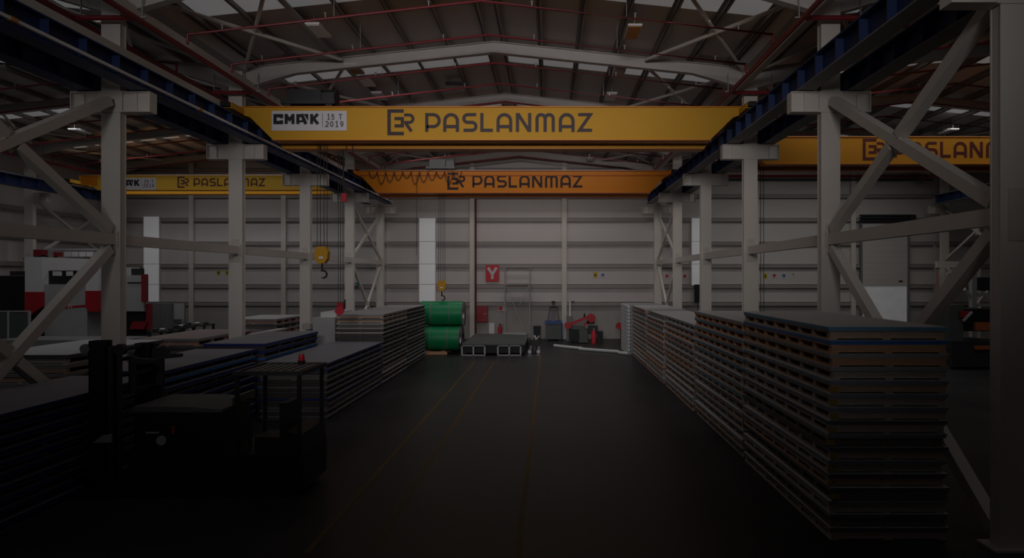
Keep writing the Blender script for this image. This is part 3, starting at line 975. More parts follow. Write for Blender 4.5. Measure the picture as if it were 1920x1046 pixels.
stack(RA + .02, 5.86, 23.4, 27.4, 12, .190, 'fourth right-hand stack',
      [WOODR, WOODG, WOODO, WOODO, WOODR, WOODB, WOODG, WOODG, WOODO, WOODB, WOODG, WOODR],
      [SHEETG, SHEETD, SHEETG, FILMS, SHEETG, FILMS, SHEETD, SHEETG, FILMS, SHEETD, FILMS, SHEETG], SHEETT, GP, GS, 7, .03)
stack(RA, 5.86, 27.7, 31.8, 13, .192, 'fifth right-hand stack',
      [WOODR, WOODG, WOODG, WOODR, WOODG, WOODG, WOODG, WOODB, WOODG, WOODO, WOODB, WOODG, WOODR],
      [SHEETG, SHEETD, SHEETG, FILMS, SHEETG, SHEETD, SHEETG, SHEETD, FILMS, SHEETD, FILMS, SHEETG, SHEETD], SHEETT, GP, GS, 7, .03)
# board pack lying across the fourth stack, and white wrapped packs at the far end of the row
sheet_pack(5.02, 25.3, 12 * .19 + .0, 1.6, 3.5, .2, SHEETD, SHEETT, 'dark edged board pack lying flat across the fourth right-hand stack', 'loose board packs')
for k in range(14):
    t = thing('foam_pack', 'white foam edged pack, %s in the white pile' % ('topmost' if k == 13 else ORDW[13 - k] + ' from the top'), 'pack', (4.9, 33.6, k * .178), 'white foam edged packs')
    boxpart('foam_edge', t, 4.0, 33.6, k * .178, .16, 2.8, .15, FOAM)
    boxpart('board', t, 4.95, 33.6, k * .178 + .01, 1.7, 2.8, .166, SHEETG)

GP, GS = 'wooden pallets in the tall left row', 'sheet packs in the tall left row'
AX = -5.97
stack(-7.65, AX, 26.95, 30.7, 16, .16, 'far tall left stack', [WOODD, WOODK, WOODD, WOODK], [SHEETD, SHEETD, SHEETK, FILMS, SHEETD, SHEETD, SHEETK], SHEETM, GP, GS, 6, .02, .62)
stack(-7.65, AX, 23.0, 26.75, 16, .16, 'near tall left stack', [WOODB, WOODB, WOODD, WOODK, WOODK, WOODK], [SHEETG, SHEETD, SHEETG, SHEETG, SHEETG, SHEETK, SHEETD, SHEETD, SHEETK], SHEETM, GP, GS, 6, .02, .62)
stack(-7.75, AX, 17.2, 22.75, 10, .158, 'low left stack behind the forklift', [WOODK, WOODK, WOODD], [FILMD, FILMD, SHEETD, SHEETK, SHEETD, SHEETK], SHEETL, GP, GS, 8, .02, .62)
GP, GS = 'pallets under blue filmed sheets', 'blue filmed sheet packs'
stack(-9.82, -8.1, 18.2, 22.3, 10, .20, 'far blue stack by the left columns', [WOODK], [FILMD, FILMD, FILMB, FILMD], SHEETL, GP, GS, 5, .03, .58)
stack(-9.85, -8.25, 13.7, 17.9, 10, .188, 'middle blue stack by the left columns', [WOODK], [FILMD, FILMB, FILMD, FILMD], SHEETL, GP, GS, 5, .03, .58)
stack(-10.0, -8.3, 9.5, 13.4, 10, .182, 'nearest blue stack at the left edge', [WOODK], [FILMD, FILMD, FILMD], SHEETL, GP, GS, 5, .03, .58)
GP, GS = 'pallets in the left hall', 'sheet packs in the left hall'
stack(-13.3, -11.35, 26.6, 29.6, 10, .215, 'rosy pile in the left hall', [WOODR, WOODD, WOODR, WOODB], [SHEETG, SHEETD, SHEETG], SHEETT, GP, GS, 5, .03)
stack(-11.05, -10.75, 23.4, 26.2, 9, .2, 'narrow pile beside the third left column', [WOODO, WOODR, WOODB], [SHEETG, SHEETD], SHEETT, GP, GS, 5, .02, bb=2)
stack(-14.6, -12.2, 16.2, 20.2, 8, .24, 'grey pile behind the forklift mast', [WOODG, WOODB], [SHEETD, SHEETG], SHEETT, GP, GS, 5, .04)
stack(-13.2, -11.25, 20.5, 24.2, 8, .24, 'pile left of the second column', [WOODR, WOODD], [SHEETG, SHEETD], mat('rosy_sheet_top', (.36, .29, .28), .5), GP, GS, 5, .04)

# white wrapped crates beside the tall left stack
t = thing('wrapped_crate', 'tall pale wrapped crate standing left of the tall left stack', 'crate', (-8.25, 24.4, 0))
MB().box(-8.62, -7.80, 23.3, 25.4, .1, 2.42).part('wrap', LGREY, t)
MB().box(-8.62, -7.80, 23.3, 25.4, 0, .1).part('skid', WOODB, t)
MB().box(-8.4, -7.80, 23.5, 25.3, 2.421, 2.6).part('top_carton', WHITE, t)
for k in range(9):
    MB().box(-8.93, -8.66, 23.1, 24.2, k * .25, k * .25 + .21).single('plank_bundle', FOAM if k % 2 else mat('pale_plank', (.5, .46, .42), .7), (-8.8, 23.6, k * .25),
             'pale plank bundle, %s in the narrow pile by the wrapped crate' % ('topmost' if k == 8 else ORDW[8 - k] + ' from the top'), 'bundle', 'pale plank bundles')

# ================================================================ forklift (reach truck), turned 45 degrees


def forklift():
    OX, OY = -7.85, 11.9
    t = thing('forklift', 'black forklift with raised mast and slatted guard beside the blue stacks', 'forklift', (OX + 1.5, OY, 0))

    def P(mb):
        mb.v = [(p[0] + OX, p[1] + OY, p[2]) for p in mb.v]
        return mb
    # local frame: mast at x = 0, driver's end towards +x, width along y
    P(MB().box(.45, 3.5, -.6, .6, .12, .75)).part('chassis', BLACK, t)
    P(MB().box(.55, 2.0, -.58, .58, .751, 1.5)).part('battery_box', BLACK, t)
    P(MB().prism([(.5, 1.5), (2.08, 1.5), (2.08, 1.55), (1.5, 1.6), (.5, 1.6)], 'y', -.62, .62)).part('battery_cover', mat('cover_grey', (.11, .11, .115), .6), t)
    P(MB().prism([(3.12, .751), (3.5, .751), (3.46, 1.1), (3.16, 1.15)], 'y', -.58, .58)).part('rear_cowl', BLACK, t)
    P(MB().box(2.5, 3.0, -.28, .28, .751, .98)).part('seat', BLACK, t)
    P(MB().box(2.95, 3.1, -.28, .28, .98, 1.6)).part('backrest', BLACK, t)
    c = P(MB().tube((2.25, .1, .76), (2.2, .1, 1.55), .035, 8)).part('steering_column', DARK, t)
    P(MB().lathe([(.17, 0), (.19, .015), (.17, .03), (.15, .015), (.17, 0)], (2.2, .1, 1.56), 'z', 16)).part('steering_wheel', BLACK, c, True)
    P(MB().box(2.12, 2.18, -.45, .45, 1.6, 1.72)).part('dashboard', GREY, t)
    for sy, top in ((-.62, 2.77), (.62, 2.60)):
        P(MB().box(-.30, .55, sy * .9 - .09, sy * .9 + .09, .08, .28)).part('straddle_leg', BLACK, t)
        P(MB().tube((-.15, sy * .9 - .08, .121), (-.15, sy * .9 + .08, .121), .12, 14)).part('load_wheel', DARK, t)
        P(MB().box(-.20, -.17, sy - .1, sy + .1, .28, top).box(-.20, .08, sy - .1, sy - .07, .28, top).box(-.20, .08, sy + .07, sy + .1, .28, top)).part('mast_outer', BLACK, t)
        P(MB().box(.09, .12, sy - .08, sy + .08, .28, top - .1).box(.09, .2, sy - .08, sy - .05, .28, top - .1).box(.09, .2, sy + .05, sy + .08, .28, top - .1)).part('mast_inner', DARK, t)
        P(MB().tube((.28, sy, .4), (.28, sy, top - .12), .04, 10)).part('lift_cylinder', DARK, t)
        P(MB().tube((-.26, sy - .12, top - .14), (-.26, sy - .05, top - .14), .085, 14)).part('chain_wheel', GREY, t)
        P(MB().tube((.30, sy - .05, top - .16), (.30, sy + .05, top - .16), .1, 14)).part('chain_wheel', DARK, t)
    for z in (.5, 1.6, 2.34, 2.52):
        P(MB().box(-.1, .0, -.52, .52, z, z + .06)).part('cross_member', BLACK, t)
    cg = P(MB().box(.21, .26, -.45, .45, 2.1, 2.16).box(.21, .26, -.45, .45, 1.8, 1.86)).part('fork_carriage', BLACK, t)
    for sy in (-.3, .5):
        P(MB().prism([(.26, 2.45), (.33, 2.45), (.37, 2.42), (.72, 2.40), (.72, 2.34), (.33, 2.30), (.33, 1.8), (.26, 1.8)], 'y', sy - .06, sy + .06)).part('fork', DARK, cg)
    P(MB().tube((3.2, -.15, .2), (3.2, .15, .2), .2, 16)).part('drive_wheel', DARK, t)
    for (gx, gy) in ((2.32, -.56), (2.32, .56), (3.42, -.56), (3.42, .56)):
        P(MB().bar((gx, gy, .75), (gx, gy, 2.15), .06, .06)).part('guard_post', BLACK, t)
    og = P(MB().box(2.26, 3.5, .54, .62, 2.15, 2.22).box(2.26, 3.5, -.62, -.54, 2.15, 2.22).box(2.26, 2.34, -.54, .54, 2.15, 2.22).box(3.42, 3.5, -.54, .54, 2.15, 2.22)).part('overhead_guard', DARK, t)
    for i in range(7):
        sx = 2.43 + i * .145
        P(MB().box(sx - .04, sx + .04, -.54, .54, 2.165, 2.205)).part('guard_slat', GREY, og)
    P(MB().tube((3.05, .5, 2.205), (3.05, .5, 2.27), .07, 12)).part('beacon_base', BLACK, og)
    P(MB().lathe([(.0, 2.40), (.045, 2.39), (.06, 2.33), (.06, 2.271)], (3.05, .5, 0), 'z', 12)).part('warning_beacon', BEACON, og, True)
    P(MB().lathe([(0, -.61), (.085, -.61), (.085, -.581)], (1.0, 0, 1.0), 'y', 16)).part('round_lamp', LGREY, t)
    P(MB().box(.72, .95, -.59, -.581, 1.12, 1.15)).part('data_plate', LGREY, t)
    P(MB().box(1.18, 1.22, -.59, -.581, 1.12, 1.26)).part('red_label', REDM, t)
    P(MB().prism([(-.1, 1.0), (.05, 1.12), (.22, 1.15), (.22, 1.0)], 'y', -.75, -.725)).part('mast_bracket', LGREY, t)
    return t


forklift()

# ================================================================ items along the back wall
# green coils on their cradle, grey coils behind


def coil(name, x0, x1, yc, zc, r, m, label, group, end=STEEL):
    t = thing(name, label, 'coil', ((x0 + x1) / 2, yc, zc - r), group)
    MB().lathe([(r * .45, x0), (r, x0), (r, x1)], (0, yc, zc), 'x', 36).part('wrap', m, t, True)
    MB().lathe([(r, x1), (r * .97, x1 + .02), (r * .47, x1 + .02), (r * .45, x1), (r * .45, x0)], (0, yc, zc), 'x', 36).part('coil_end', end, t, True)
    for f in (.25, .7):
        xb = x0 + (x1 - x0) * f
        MB().lathe([(r + .001, xb - .02), (r + .005, xb - .02), (r + .005, xb + .02), (r + .001, xb + .02)], (0, yc, zc), 'x', 36).part('strap', GREY, t, True)
    return t


coil('steel_coil', -6.5, -4.55, 32.6, .797, .62, GREEN, 'green wrapped steel coil, lower of the two right of the tall stack', 'green wrapped coils')
coil('steel_coil', -6.5, -4.42, 32.75, 2.05, .62, GREEN, 'green wrapped steel coil, upper of the two right of the tall stack', 'green wrapped coils')
coil('steel_coil', -6.4, -4.62, 34.1, .64, .63, STEEL, 'bare steel coil on the floor behind the green ones', 'bare steel coils', DARK)
coil('steel_coil', -6.4, -4.55, 34.15, 1.92, .63, STEEL, 'bare steel coil stacked behind the upper green one', 'bare steel coils', DARK)
t = thing('coil_cradle', 'reddish wooden cradle under the lower green coil', 'cradle', (-5.6, 32.6, 0))
for x in (-6.1, -5.35):
    MB().prism([(32.0, 0), (33.2, 0), (33.2, .12), (33.1, .172), (32.1, .172), (32.0, .12)], 'x', x - .1, x + .1).part('saddle', WOODO, t)
MB().box(-6.2, -5.1, 31.92, 31.98, .02, .18).part('front_board', WOODO, t)
MB().box(-6.2, -5.1, 33.2, 33.26, .02, .18).part('rear_board', WOODO, t)

# low steel platform with tube end frames
t = thing('steel_platform', 'long low steel platform with pale tube end frames in mid aisle', 'platform', (-2.8, 34.5, 0))
MB().box(-4.35, -1.2, 31.75, 37.6, .5, .58).part('deck', GREENFR, t)
MB().box(-4.3, -1.25, 32.0, 37.4, .1, .49).part('core', BLACK, t)
for xa, xb in ((-4.33, -3.2), (-2.55, -1.42)):
    for x in (xa, (xa + xb) / 2, xb):
        MB().box(x - .04, x + .04, 31.7, 31.78, .03, .5).part('frame_post', LGREY, t)
    MB().box(xa - .04, xb + .04, 31.7, 31.78, 0, .05).part('frame_rail', LGREY, t)
    MB().box(xa - .04, xb + .04, 31.7, 31.78, .47, .5).part('frame_rail', LGREY, t)
for y in (33.6, 35.5, 37.3):
    MB().box(-4.4, -1.15, y - .05, y + .05, 0, .1).part('foot_beam', DARK, t)
MB().bar((-2.7, 37.3, .62), (-1.3, 36.9, .62), .16, .07).single('steel_bar', LGREY, (-2.0, 37.1, .6), 'pale flat bar lying on the far end of the low platform', 'bar')
for k, (x, y, l) in enumerate(((-1.0, 33.6, 2.2), (-.78, 33.9, 2.4), (-.56, 33.5, 1.8))):
    MB().tube((x, y - l / 2, .1), (x, y + l / 2, .1), .095, 10).single('steel_tube', [STEEL, DARK, STEEL][k], (x, y, 0), '%s steel tube on the floor right of the low platform, %s from the platform' % (['bright', 'dark', 'bright'][k], ['nearest', 'second', 'farthest'][k]), 'tube', 'tubes by the platform', smooth=True)
t = thing('scrap_box', 'small crate of steel offcuts right of the low platform', 'box', (-.85, 35.6, 0))
MB().box(-1.1, -.55, 35.3, 35.9, 0, .42).part('body', DARK, t)
for k in range(6):
    a = random.uniform(0, 6)
    MB().bar((-.85 + .15 * math.cos(a), 35.6 + .15 * math.sin(a), .42), (-.85 + .3 * math.cos(a + 1), 35.6 + .3 * math.sin(a + 1), .62), .08, .03).part('offcut', LGREY, t)

# wall signs
t = thing('letter_sign', 'red wall sign with a white letter Y above the fire cabinet', 'sign', (-3.58, YW - .21, 4.15))
MB().box(-4.0, -3.16, YW - .21, YW - .19, 3.62, 4.66).part('plate', REDS, t)
yb = MB()
fn = lambda a, b: (-3.89 + a * .62, YW - .216, 3.78 + b * .72)
ribbon(yb, [(.06, 1), (.5, .42), (.5, 0)], .25, fn)
ribbon(yb, [(.94, 1), (.5, .42)], .25, fn)
yb.part('letter', SIGNW, t)


def small_sign(px, py, m, label, wpx=8, hpx=11, sym=None):
    x = (px - 1030) * .0334
    z = HC + (520 - py) * .0334
    a, b = wpx * .0167, hpx * .0167
    t = thing('safety_sign', label, 'sign', (x, YW - .1, z - b), 'small safety signs on the back wall')
    MB().box(x - a, x + a, YW - .02, YW - .003, z - b, z + b).part('plate', SIGNW if sym == 'w' else m, t)
    if sym == 'w':
        MB().lathe([(0, -.024), (a * .75, -.024), (a * .75, -.0205)], (x, YW, z + .02), 'y', 12).part('pictogram', m, t)
    else:
        MB().prism([(x - a * .6, z - b * .45), (x + a * .6, z - b * .45), (x, z + b * .6)], 'y', YW - .026, YW - .0205).part('pictogram', BLACK, t)


small_sign(1117, 515, SIGNY, 'yellow safety sign in the middle of the back wall')
small_sign(1131, 516, SIGNB, 'white and blue safety sign right of the central yellow one', 8, 9, 'w')
small_sign(1252, 518, REDS, 'red and white sign between the far right columns, left one', 8, 6, 'w')
small_sign(1286, 518, REDS, 'red and white sign right of the far right columns', 8, 6, 'w')
small_sign(1438, 517, SIGNY, 'yellow safety sign behind the third right column', 7, 10)
small_sign(1455, 517, REDS, 'red and white sign in the row of four on the right wall', 8, 7, 'w')
small_sign(1473, 517, SIGNB, 'white and blue sign in the row of four on the right wall', 8, 7, 'w')
small_sign(1491, 514, SIGNB, 'tiny blue sign at the end of the row on the right wall', 4, 7, 'w')
small_sign(405, 511, SIGNY, 'yellow safety sign in the left hall, left of a pair', 7, 9)
small_sign(421, 511, SIGNY, 'yellow safety sign in the left hall, next to the column', 6, 9)
t = thing('arrow_sign', 'pale notice with red mark below the letter sign', 'sign', (-2.95, YW - .05, 1.9))
MB().box(-3.25, -2.65, YW - .05, YW - .035, 1.75, 2.1).part('plate', SIGNW, t)
MB().prism([(-3.2, 1.8), (-2.95, 1.8), (-2.95, 2.05), (-3.2, 2.05)], 'y', YW - .056, YW - .0505).part('red_mark', REDS, t)

t = thing('fire_cabinet', 'dark red fire hose cabinet on the back wall below the letter sign', 'cabinet', (-4.2, YW - .1, 1.1))
MB().box(-4.55, -3.86, YW - .33, YW - .01, 1.08, 2.085).part('body', REDC, t)
d = MB().box(-4.53, -3.88, YW - .35, YW - .331, 1.1, 2.07).part('door', REDC, t)
MB().box(-4.08, -3.96, YW - .38, YW - .351, 1.58, 1.63).part('handle', LGREY, d)
t = thing('fire_extinguisher', 'small red fire extinguisher standing at the back wall', 'extinguisher', (-3.1, YW - .4, 0))
MB().lathe([(0, 0), (.12, 0), (.12, .75), (.05, .85), (.05, .92), (0, .92)], (-3.1, YW - .4, 0), 'z', 14).part('cylinder', REDM, t, True)
MB().box(-3.16, -3.0, YW - .42, YW - .38, .921, .97).part('valve', BLACK, t)
MB().path([(-3.0, YW - .4, .94), (-2.93, YW - .4, .8), (-2.95, YW - .4, .35)], .018, 6).part('hose', BLACK, t, True)
t = thing('white_box', 'white upright carton at the back wall left of the fire extinguisher', 'box', (-3.55, YW - .5, 0))
MB().box(-3.74, -3.4, YW - .7, YW - .35, .0, 1.0).part('body', WHITE, t)
MB().box(-3.75, -3.39, YW - .71, YW - .34, 1.001, 1.04).part('lid', WHITE, t)
t = thing('cable_box', 'black wall box with cables right of the far right window', 'box', (9.3, YW - .3, 2.4))
MB().box(9.1, 9.42, YW - .40, YW - .20, 2.33, 3.44).part('body', BLACK, t)
MB().path([(9.3, YW - .3, 2.35), (9.32, YW - .3, 1.2)], .02, 6).part('cable', CABLE, t)
t = thing('led_box', 'small control box with a green lamp on the fourth left column', 'box', (-10.0, 33.2, 3.2))
MB().box(-10.06, -9.93, 33.12, 33.3, 3.3, 3.6).part('body', DARK, t)
MB().lathe([(0, -.01), (.03, -.01), (.03, 0)], (-10.0, 33.118, 3.5), 'y', 10).part('indicator_lamp', LED, t)

# scaffold tower
t = thing('scaffold_tower', 'thin grey scaffold tower standing against the back wall', 'scaffold', (-1.95, 39.4, 0))
SX0, SX1, SY0, SY1 = -2.72, -1.2, 38.9, 39.85
for x in (SX0, SX1):
    for y in (SY0, SY1):
        MB().tube((x, y, .1), (x, y, 4.55), .022, 8).part('post', LGREY, t)
        MB().tube((x - .02, y, .07), (x + .02, y, .07), .07, 10).part('castor', DARK, t)
for z in (4.5, 4.0, 3.45, 2.4):
    for y in (SY0, SY1):
        MB().tube((SX0, y, z), (SX1, y, z), .015, 6).part('rail', LGREY, t)
    for x in (SX0, SX1):
        MB().tube((x, SY0, z), (x, SY1, z), .015, 6).part('rail', LGREY, t)
MB().box(SX0, SX1, SY0, SY1, 3.47, 3.51).part('platform', WOODG, t)
MB().tube((SX1, SY0, 3.45), (SX0 + .9, SY0, 2.2), .02, 6).part('diagonal', LGREY, t)
MB().tube((SX0 + .1, SY0, 3.4), (SX0 + 1.3, SY0, .3), .02, 6).part('diagonal', LGREY, t)

t = thing('waste_bin', 'black bin standing at the back wall left of the blue lidded box', 'bin', (-.75, 39.6, 0))
MB().prism([(-.95, 0), (-.57, 0), (-.53, .82), (-.99, .82)], 'y', 39.4, 39.85).part('body', BLACK, t)
MB().box(-1.0, -.52, 39.38, 39.87, .821, .87).part('lid', BLACK, t)
t = thing('lidded_container', 'grey container with blue rim at the back wall', 'container', (.25, 39.5, 0))
MB().box(-.22, .72, 39.1, 39.9, .1, 1.05).part('body', GREENFR, t)
MB().box(-.27, .77, 39.05, 39.95, 1.051, 1.2).part('rim', BINB, t)
for x in (-.15, .65):
    MB().box(x - .06, x + .06, 39.15, 39.85, 0, .1).part('skid', DARK, t)
MB().box(.74, .82, 39.2, 39.8, .15, 1.04).part('side_pocket', BINB, t)
t = thing('drum_stand', 'dark tapered frame with a black cap standing on the blue rimmed container', 'frame', (.25, 39.5, 1.2))
for sx in (-1, 1):
    for sy in (-1, 1):
        MB().tube((.25 + sx * .34, 39.5 + sy * .3, 1.215), (.25 + sx * .2, 39.5 + sy * .2, 2.1), .025, 6).part('leg', GREENFR, t)
MB().box(.0, .5, 39.25, 39.75, 2.1, 2.14).part('top_plate', GREENFR, t)
MB().tube((.25, 39.5, 2.14), (.25, 39.5, 2.3), .05, 8).part('neck', GREENFR, t)
MB().box(.14, .36, 39.4, 39.6, 2.3, 2.42).part('cap', BLACK, t)
MB().box(.12, .38, 39.4, 39.6, 1.201, 2.0).part('core', GREY, t)


def welder(cx, cy, label, mirror=1):
    t = thing('cold_saw', label, 'machine', (cx, cy, 0), 'red arm machines')
    X = lambda a: cx + mirror * a
    B = lambda a, b, *r: MB().box(min(X(a), X(b)), max(X(a), X(b)), *r)
    B(-.75, .35, cy - .3, cy + .4, .12, .8).part('base', BLACK, t)
    for a in (-.7, .25):
        B(a - .05, a + .05, cy - .35, cy + .45, 0, .12).part('foot', DARK, t)
    B(-.6, .2, cy - .35, cy + .4, .8, .95).part('vice', GREENFR, t)
    MB().bar((X(-.85), cy, 1.02), (X(.45), cy, 1.55), .2, .16).part('arm', REDM, t)
    MB().tube((X(.55), cy - .2, 1.45), (X(.55), cy + .2, 1.45), .26, 18).part('pulley_guard', REDM, t, True)
    MB().tube((X(-.85), cy - .18, 1.0), (X(-.85), cy + .18, 1.0), .2, 16).part('pulley_guard', REDM, t, True)
    MB().bar((X(.1), cy - .05, 1.0), (X(.5), cy - .05, 1.3), .14, .12).part('lower_arm', REDM, t)
    B(.3, .75, cy - .12, cy + .25, 1.1, 1.3).part('motor', BLACK, t)
    MB().tube((X(.15), cy, 1.5), (X(.15), cy, 1.72), .05, 8).part('knob', BLACK, t)
    B(.38, .95, cy - .1, cy + .3, .5, .98).part('control_cabinet', DARK, t)
    B(-.2, .3, cy - .75, cy - .4, .05, .8).part('coolant_tank', GREENFR, t)
    return t


welder(1.95, 38.3, 'red and black sawing machine with raised arm near the back wall')
welder(5.0, 38.0, 'second red armed machine half hidden by the white pile')
t = thing('gas_bottle', 'short red gas bottle beside the red sawing machine', 'bottle', (2.62, 37.7, 0))
MB().lathe([(0, 0), (.15, 0), (.15, .62), (.06, .74), (.05, .8), (0, .8)], (2.62, 37.7, 0), 'z', 14).part('body', REDS, t, True)
MB().tube((2.62, 37.7, .8), (2.62, 37.7, .88), .03, 8).part('valve', LGREY, t)
t = thing('tool_box', 'black upright tool box right of the red gas bottle', 'box', (2.98, 37.7, 0))
MB().box(2.82, 3.15, 37.5, 37.9, 0, .68).part('body', BLACK, t)
MB().box(2.81, 3.16, 37.49, 37.91, .681, .72).part('lid', DARK, t)
t = thing('floor_stand', 'pale post with a short arm behind the red sawing machine', 'stand', (1.25, 39.3, 0))
MB().box(1.05, 1.45, 39.1, 39.5, 0, 1.5).part('cabinet', GREY, t)
MB().box(1.22, 1.32, 39.25, 39.35, 1.5, 2.42).part('post', WHITE, t)
MB().box(1.32, 1.55, 39.25, 39.35, 2.36, 2.42).part('arm', DARK, t)
# long white wrapped tubes on the floor
for k, (a, b) in enumerate((((.28, 35.6), (1.75, 34.2)), ((1.6, 34.0), (3.55, 32.7)), ((3.5, 32.35), (3.95, 31.9)))):
    MB().path([(a[0], a[1], .085), ((a[0] + b[0]) / 2, (a[1] + b[1]) / 2 - .05, .085), (b[0], b[1], .085)], .085, 10).single('wrapped_tube', FOAM, ((a[0] + b[0]) / 2, (a[1] + b[1]) / 2, 0),
              'white wrapped tube on the floor before the red machines, %s from the left' % ['first', 'second', 'third'][k], 'tube', 'white tubes on the floor', smooth=True)

# ================================================================ left hall: cutting machine and clutter
t = thing('cutting_machine', 'big white cutting machine with red corner panels in the left hall', 'machine', (-22.0, 30.5, 0))
MY = 30.0
xx = lambda px, y=MY: (px - 1030) * y / 1200.0
zz = lambda py, y=MY: HC + (520 - py) * y / 1200.0
MB().box(xx(83), xx(163), MY + .02, MY + 3, zz(645), zz(533)).part('front_body', LGREY, t)
MB().box(xx(82), xx(163), MY + .3, MY + 3, zz(533), zz(517)).part('window_band', BLACK, t)
fr = MB()
for a, b in ((82, 86), (107, 112), (128, 132), (150, 154)):
    fr.box(xx(a), xx(b), MY + .3, MY + .4, zz(517), zz(507))
fr.box(xx(82), xx(163), MY + .3, MY + .4, zz(508.5), zz(507)).part('guard_frame', BLACK, t)
MB().box(xx(50), xx(82), MY - .1, MY + 3, zz(547), zz(482)).part('left_tower', WHITE, t)
MB().prism([(xx(50), zz(547)), (xx(82), zz(547)), (xx(82), zz(575)), (xx(58), zz(592)), (xx(50), zz(590))], 'y', MY - .12, MY + 3).part('red_corner', REDM, t)
MB().box(xx(163.5), xx(186), MY - .1, MY + 3, zz(545), zz(500)).part('right_tower', WHITE, t)
MB().prism([(xx(163.5), zz(545)), (xx(186), zz(545)), (xx(186), zz(584)), (xx(170), zz(584)), (xx(163.5), zz(575))], 'y', MY - .12, MY + 3).part('red_corner', REDM, t)
MB().prism([(xx(110), zz(579)), (xx(163), zz(575)), (xx(163), zz(571)), (xx(112), zz(575))], 'y', MY - .005, MY + .019).part('red_stripe', REDM, t)
for a in (128, 133):
    MB().prism([(xx(a), zz(578)), (xx(a + 1.5), zz(578)), (xx(a + 3), zz(572)), (xx(a + 1.5), zz(572))], 'y', MY - .012, MY - .006).part('slash_mark', WHITE, t)
MB().box(xx(50), xx(186), MY + .1, MY + 3, 0, zz(640)).part('base', GREY, t)
MB().box(xx(186.5), xx(262), MY + .3, MY + .65, zz(584), zz(517)).part('rear_body', LGREY, t)
MB().box(xx(232), xx(258), MY + .27, MY + .299, zz(531), zz(529)).part('slot', BLACK, t)
MB().box(xx(233), xx(248), MY + .5, MY + .9, zz(516), zz(503)).part('top_unit', DARK, t)
MB().box(xx(262.2), xx(268), MY + .1, MY + .4, zz(567), zz(514)).part('red_end_panel', REDC, t)
MB().box(xx(264), xx(270), MY + .4, MY + .65, zz(620), zz(570)).part('end_post', REDC, t)
MB().box(xx(187), xx(262), MY + .5, MY + .8, 0, zz(585)).part('dark_bay', BLACK, t)
MB().prism([(xx(235), zz(618)), (xx(262), zz(618)), (xx(268), zz(604)), (xx(240), zz(604))], 'y', MY + .3, MY + .49).part('red_hopper', REDC, t)

t = thing('machine_cabinet', 'tall black cabinet at the left edge beside the white machine', 'cabinet', (-25.6, 30.4, 0))
MB().box(-26.0, xx(49), MY + .2, MY + 1.8, .05, zz(517)).part('body', BLACK, t)
MB().box(-25.9, xx(47), MY + .18, MY + .199, zz(582), zz(520)).part('door', BLACK, t)
MB().box(xx(5), xx(46), MY + .4, MY + 1.6, zz(516.5), zz(508)).part('top_duct', DARK, t)
t = thing('safety_fence', 'grey tube safety fence in front of the black cabinet', 'fence', (-24.5, 28.6, 0))
FY = 28.6
fx = lambda px: (px - 1030) * FY / 1200.0
fz = lambda py: HC + (520 - py) * FY / 1200.0
for px in (-8, 15, 54):
    MB().box(fx(px) - .04, fx(px) + .04, FY, FY + .08, 0, fz(583)).part('post', LGREY, t)
MB().box(fx(-8), fx(54), FY + .01, FY + .07, fz(584.5), fz(582.5)).part('rail', LGREY, t)
for a, b in ((-7, 14), (16, 53)):
    MB().box(fx(a), fx(b), FY + .03, FY + .05, .15, fz(586)).part('infill_panel', GREENFR, t)
# overhead supply line of the machine
t = thing('supply_gantry', 'overhead pipe and cable gantry above the white machine', 'gantry', (-22.5, 33.3, 4.2))
GY = 33.3
gx = lambda px: (px - 1030) * GY / 1200.0
gz = lambda py: HC + (520 - py) * GY / 1200.0
MB().box(gx(60), gx(187), GY, GY + .1, gz(469), gz(466)).part('top_rail', LGREY, t)
MB().box(gx(45), gx(187), GY, GY + .1, gz(486), gz(483.5)).part('lower_rail', GREY, t)
for k in range(4):
    a = 123 + k * 14
    MB().box(gx(a), gx(a + 12), GY - .1, GY + .2, gz(481), gz(472)).part('cable_carrier', WHITE, t)
for k in range(3):
    a = 122 + k * 14
    MB().box(gx(a), gx(a + 11), GY - .1, GY + .2, gz(494), gz(489)).part('valve_unit', LGREY, t)
MB().box(gx(64), gx(84), GY - .15, GY + .2, gz(480), gz(468)).part('red_drive', REDC, t)
MB().box(gx(104), gx(112), GY - .15, GY + .2, gz(481), gz(473)).part('red_drive', REDC, t)
MB().path([(gx(48), GY - .1, gz(485)), (gx(60), GY - .1, gz(487)), (gx(76), GY - .1, gz(482)), (gx(84), GY - .1, gz(479)), (gx(100), GY - .1, gz(486)), (gx(110), GY - .1, gz(480))], .06, 6).part('hose', BLACK, t, True)
for px in (60, 75, 92, 110):
    MB().box(gx(px), gx(px + 3), GY - .05, GY + .05, gz(497), gz(487)).part('bracket', DARK, t)
for px in (46, 186):
    MB().box(gx(px) - .06, gx(px) + .06, GY + .1, GY + .2, 0, gz(466)).part('support_post', GREY, t)

# grey cabinet, notice board, tables with offcuts
t = thing('steel_cabinet', 'plain grey steel cabinet right of the white machine', 'cabinet', (-22.3, 36.5, 0))
a, b = (281 - 1030) * .030, (321 - 1030) * .030
MB().box(a, b, 36.0, 37.0, 0, HC - 49 * .030).part('body', GREY, t)
MB().box(a + .03, (a + b) / 2 - .01, 35.98, 35.999, .1, HC - 51 * .03).part('door', GREY, t)
MB().box((a + b) / 2 + .01, b - .03, 35.98, 35.999, .1, HC - 51 * .03).part('door', GREY, t)
t = thing('notice_board', 'pale framed notice board on a stand right of the grey cabinet', 'board', (-20.8, 36.3, 0))
a, b = (322 - 1030) * .030, (342 - 1030) * .030
MB().box(a, b, 36.2, 36.25, HC - 79 * .03, HC - 49 * .03).part('panel', LGREY, t)
MB().box(a - .03, a, 36.18, 36.27, 0, HC - 48 * .03).part('post', GREY, t)
MB().box(b, b + .03, 36.18, 36.27, 0, HC - 48 * .03).part('post', GREY, t)
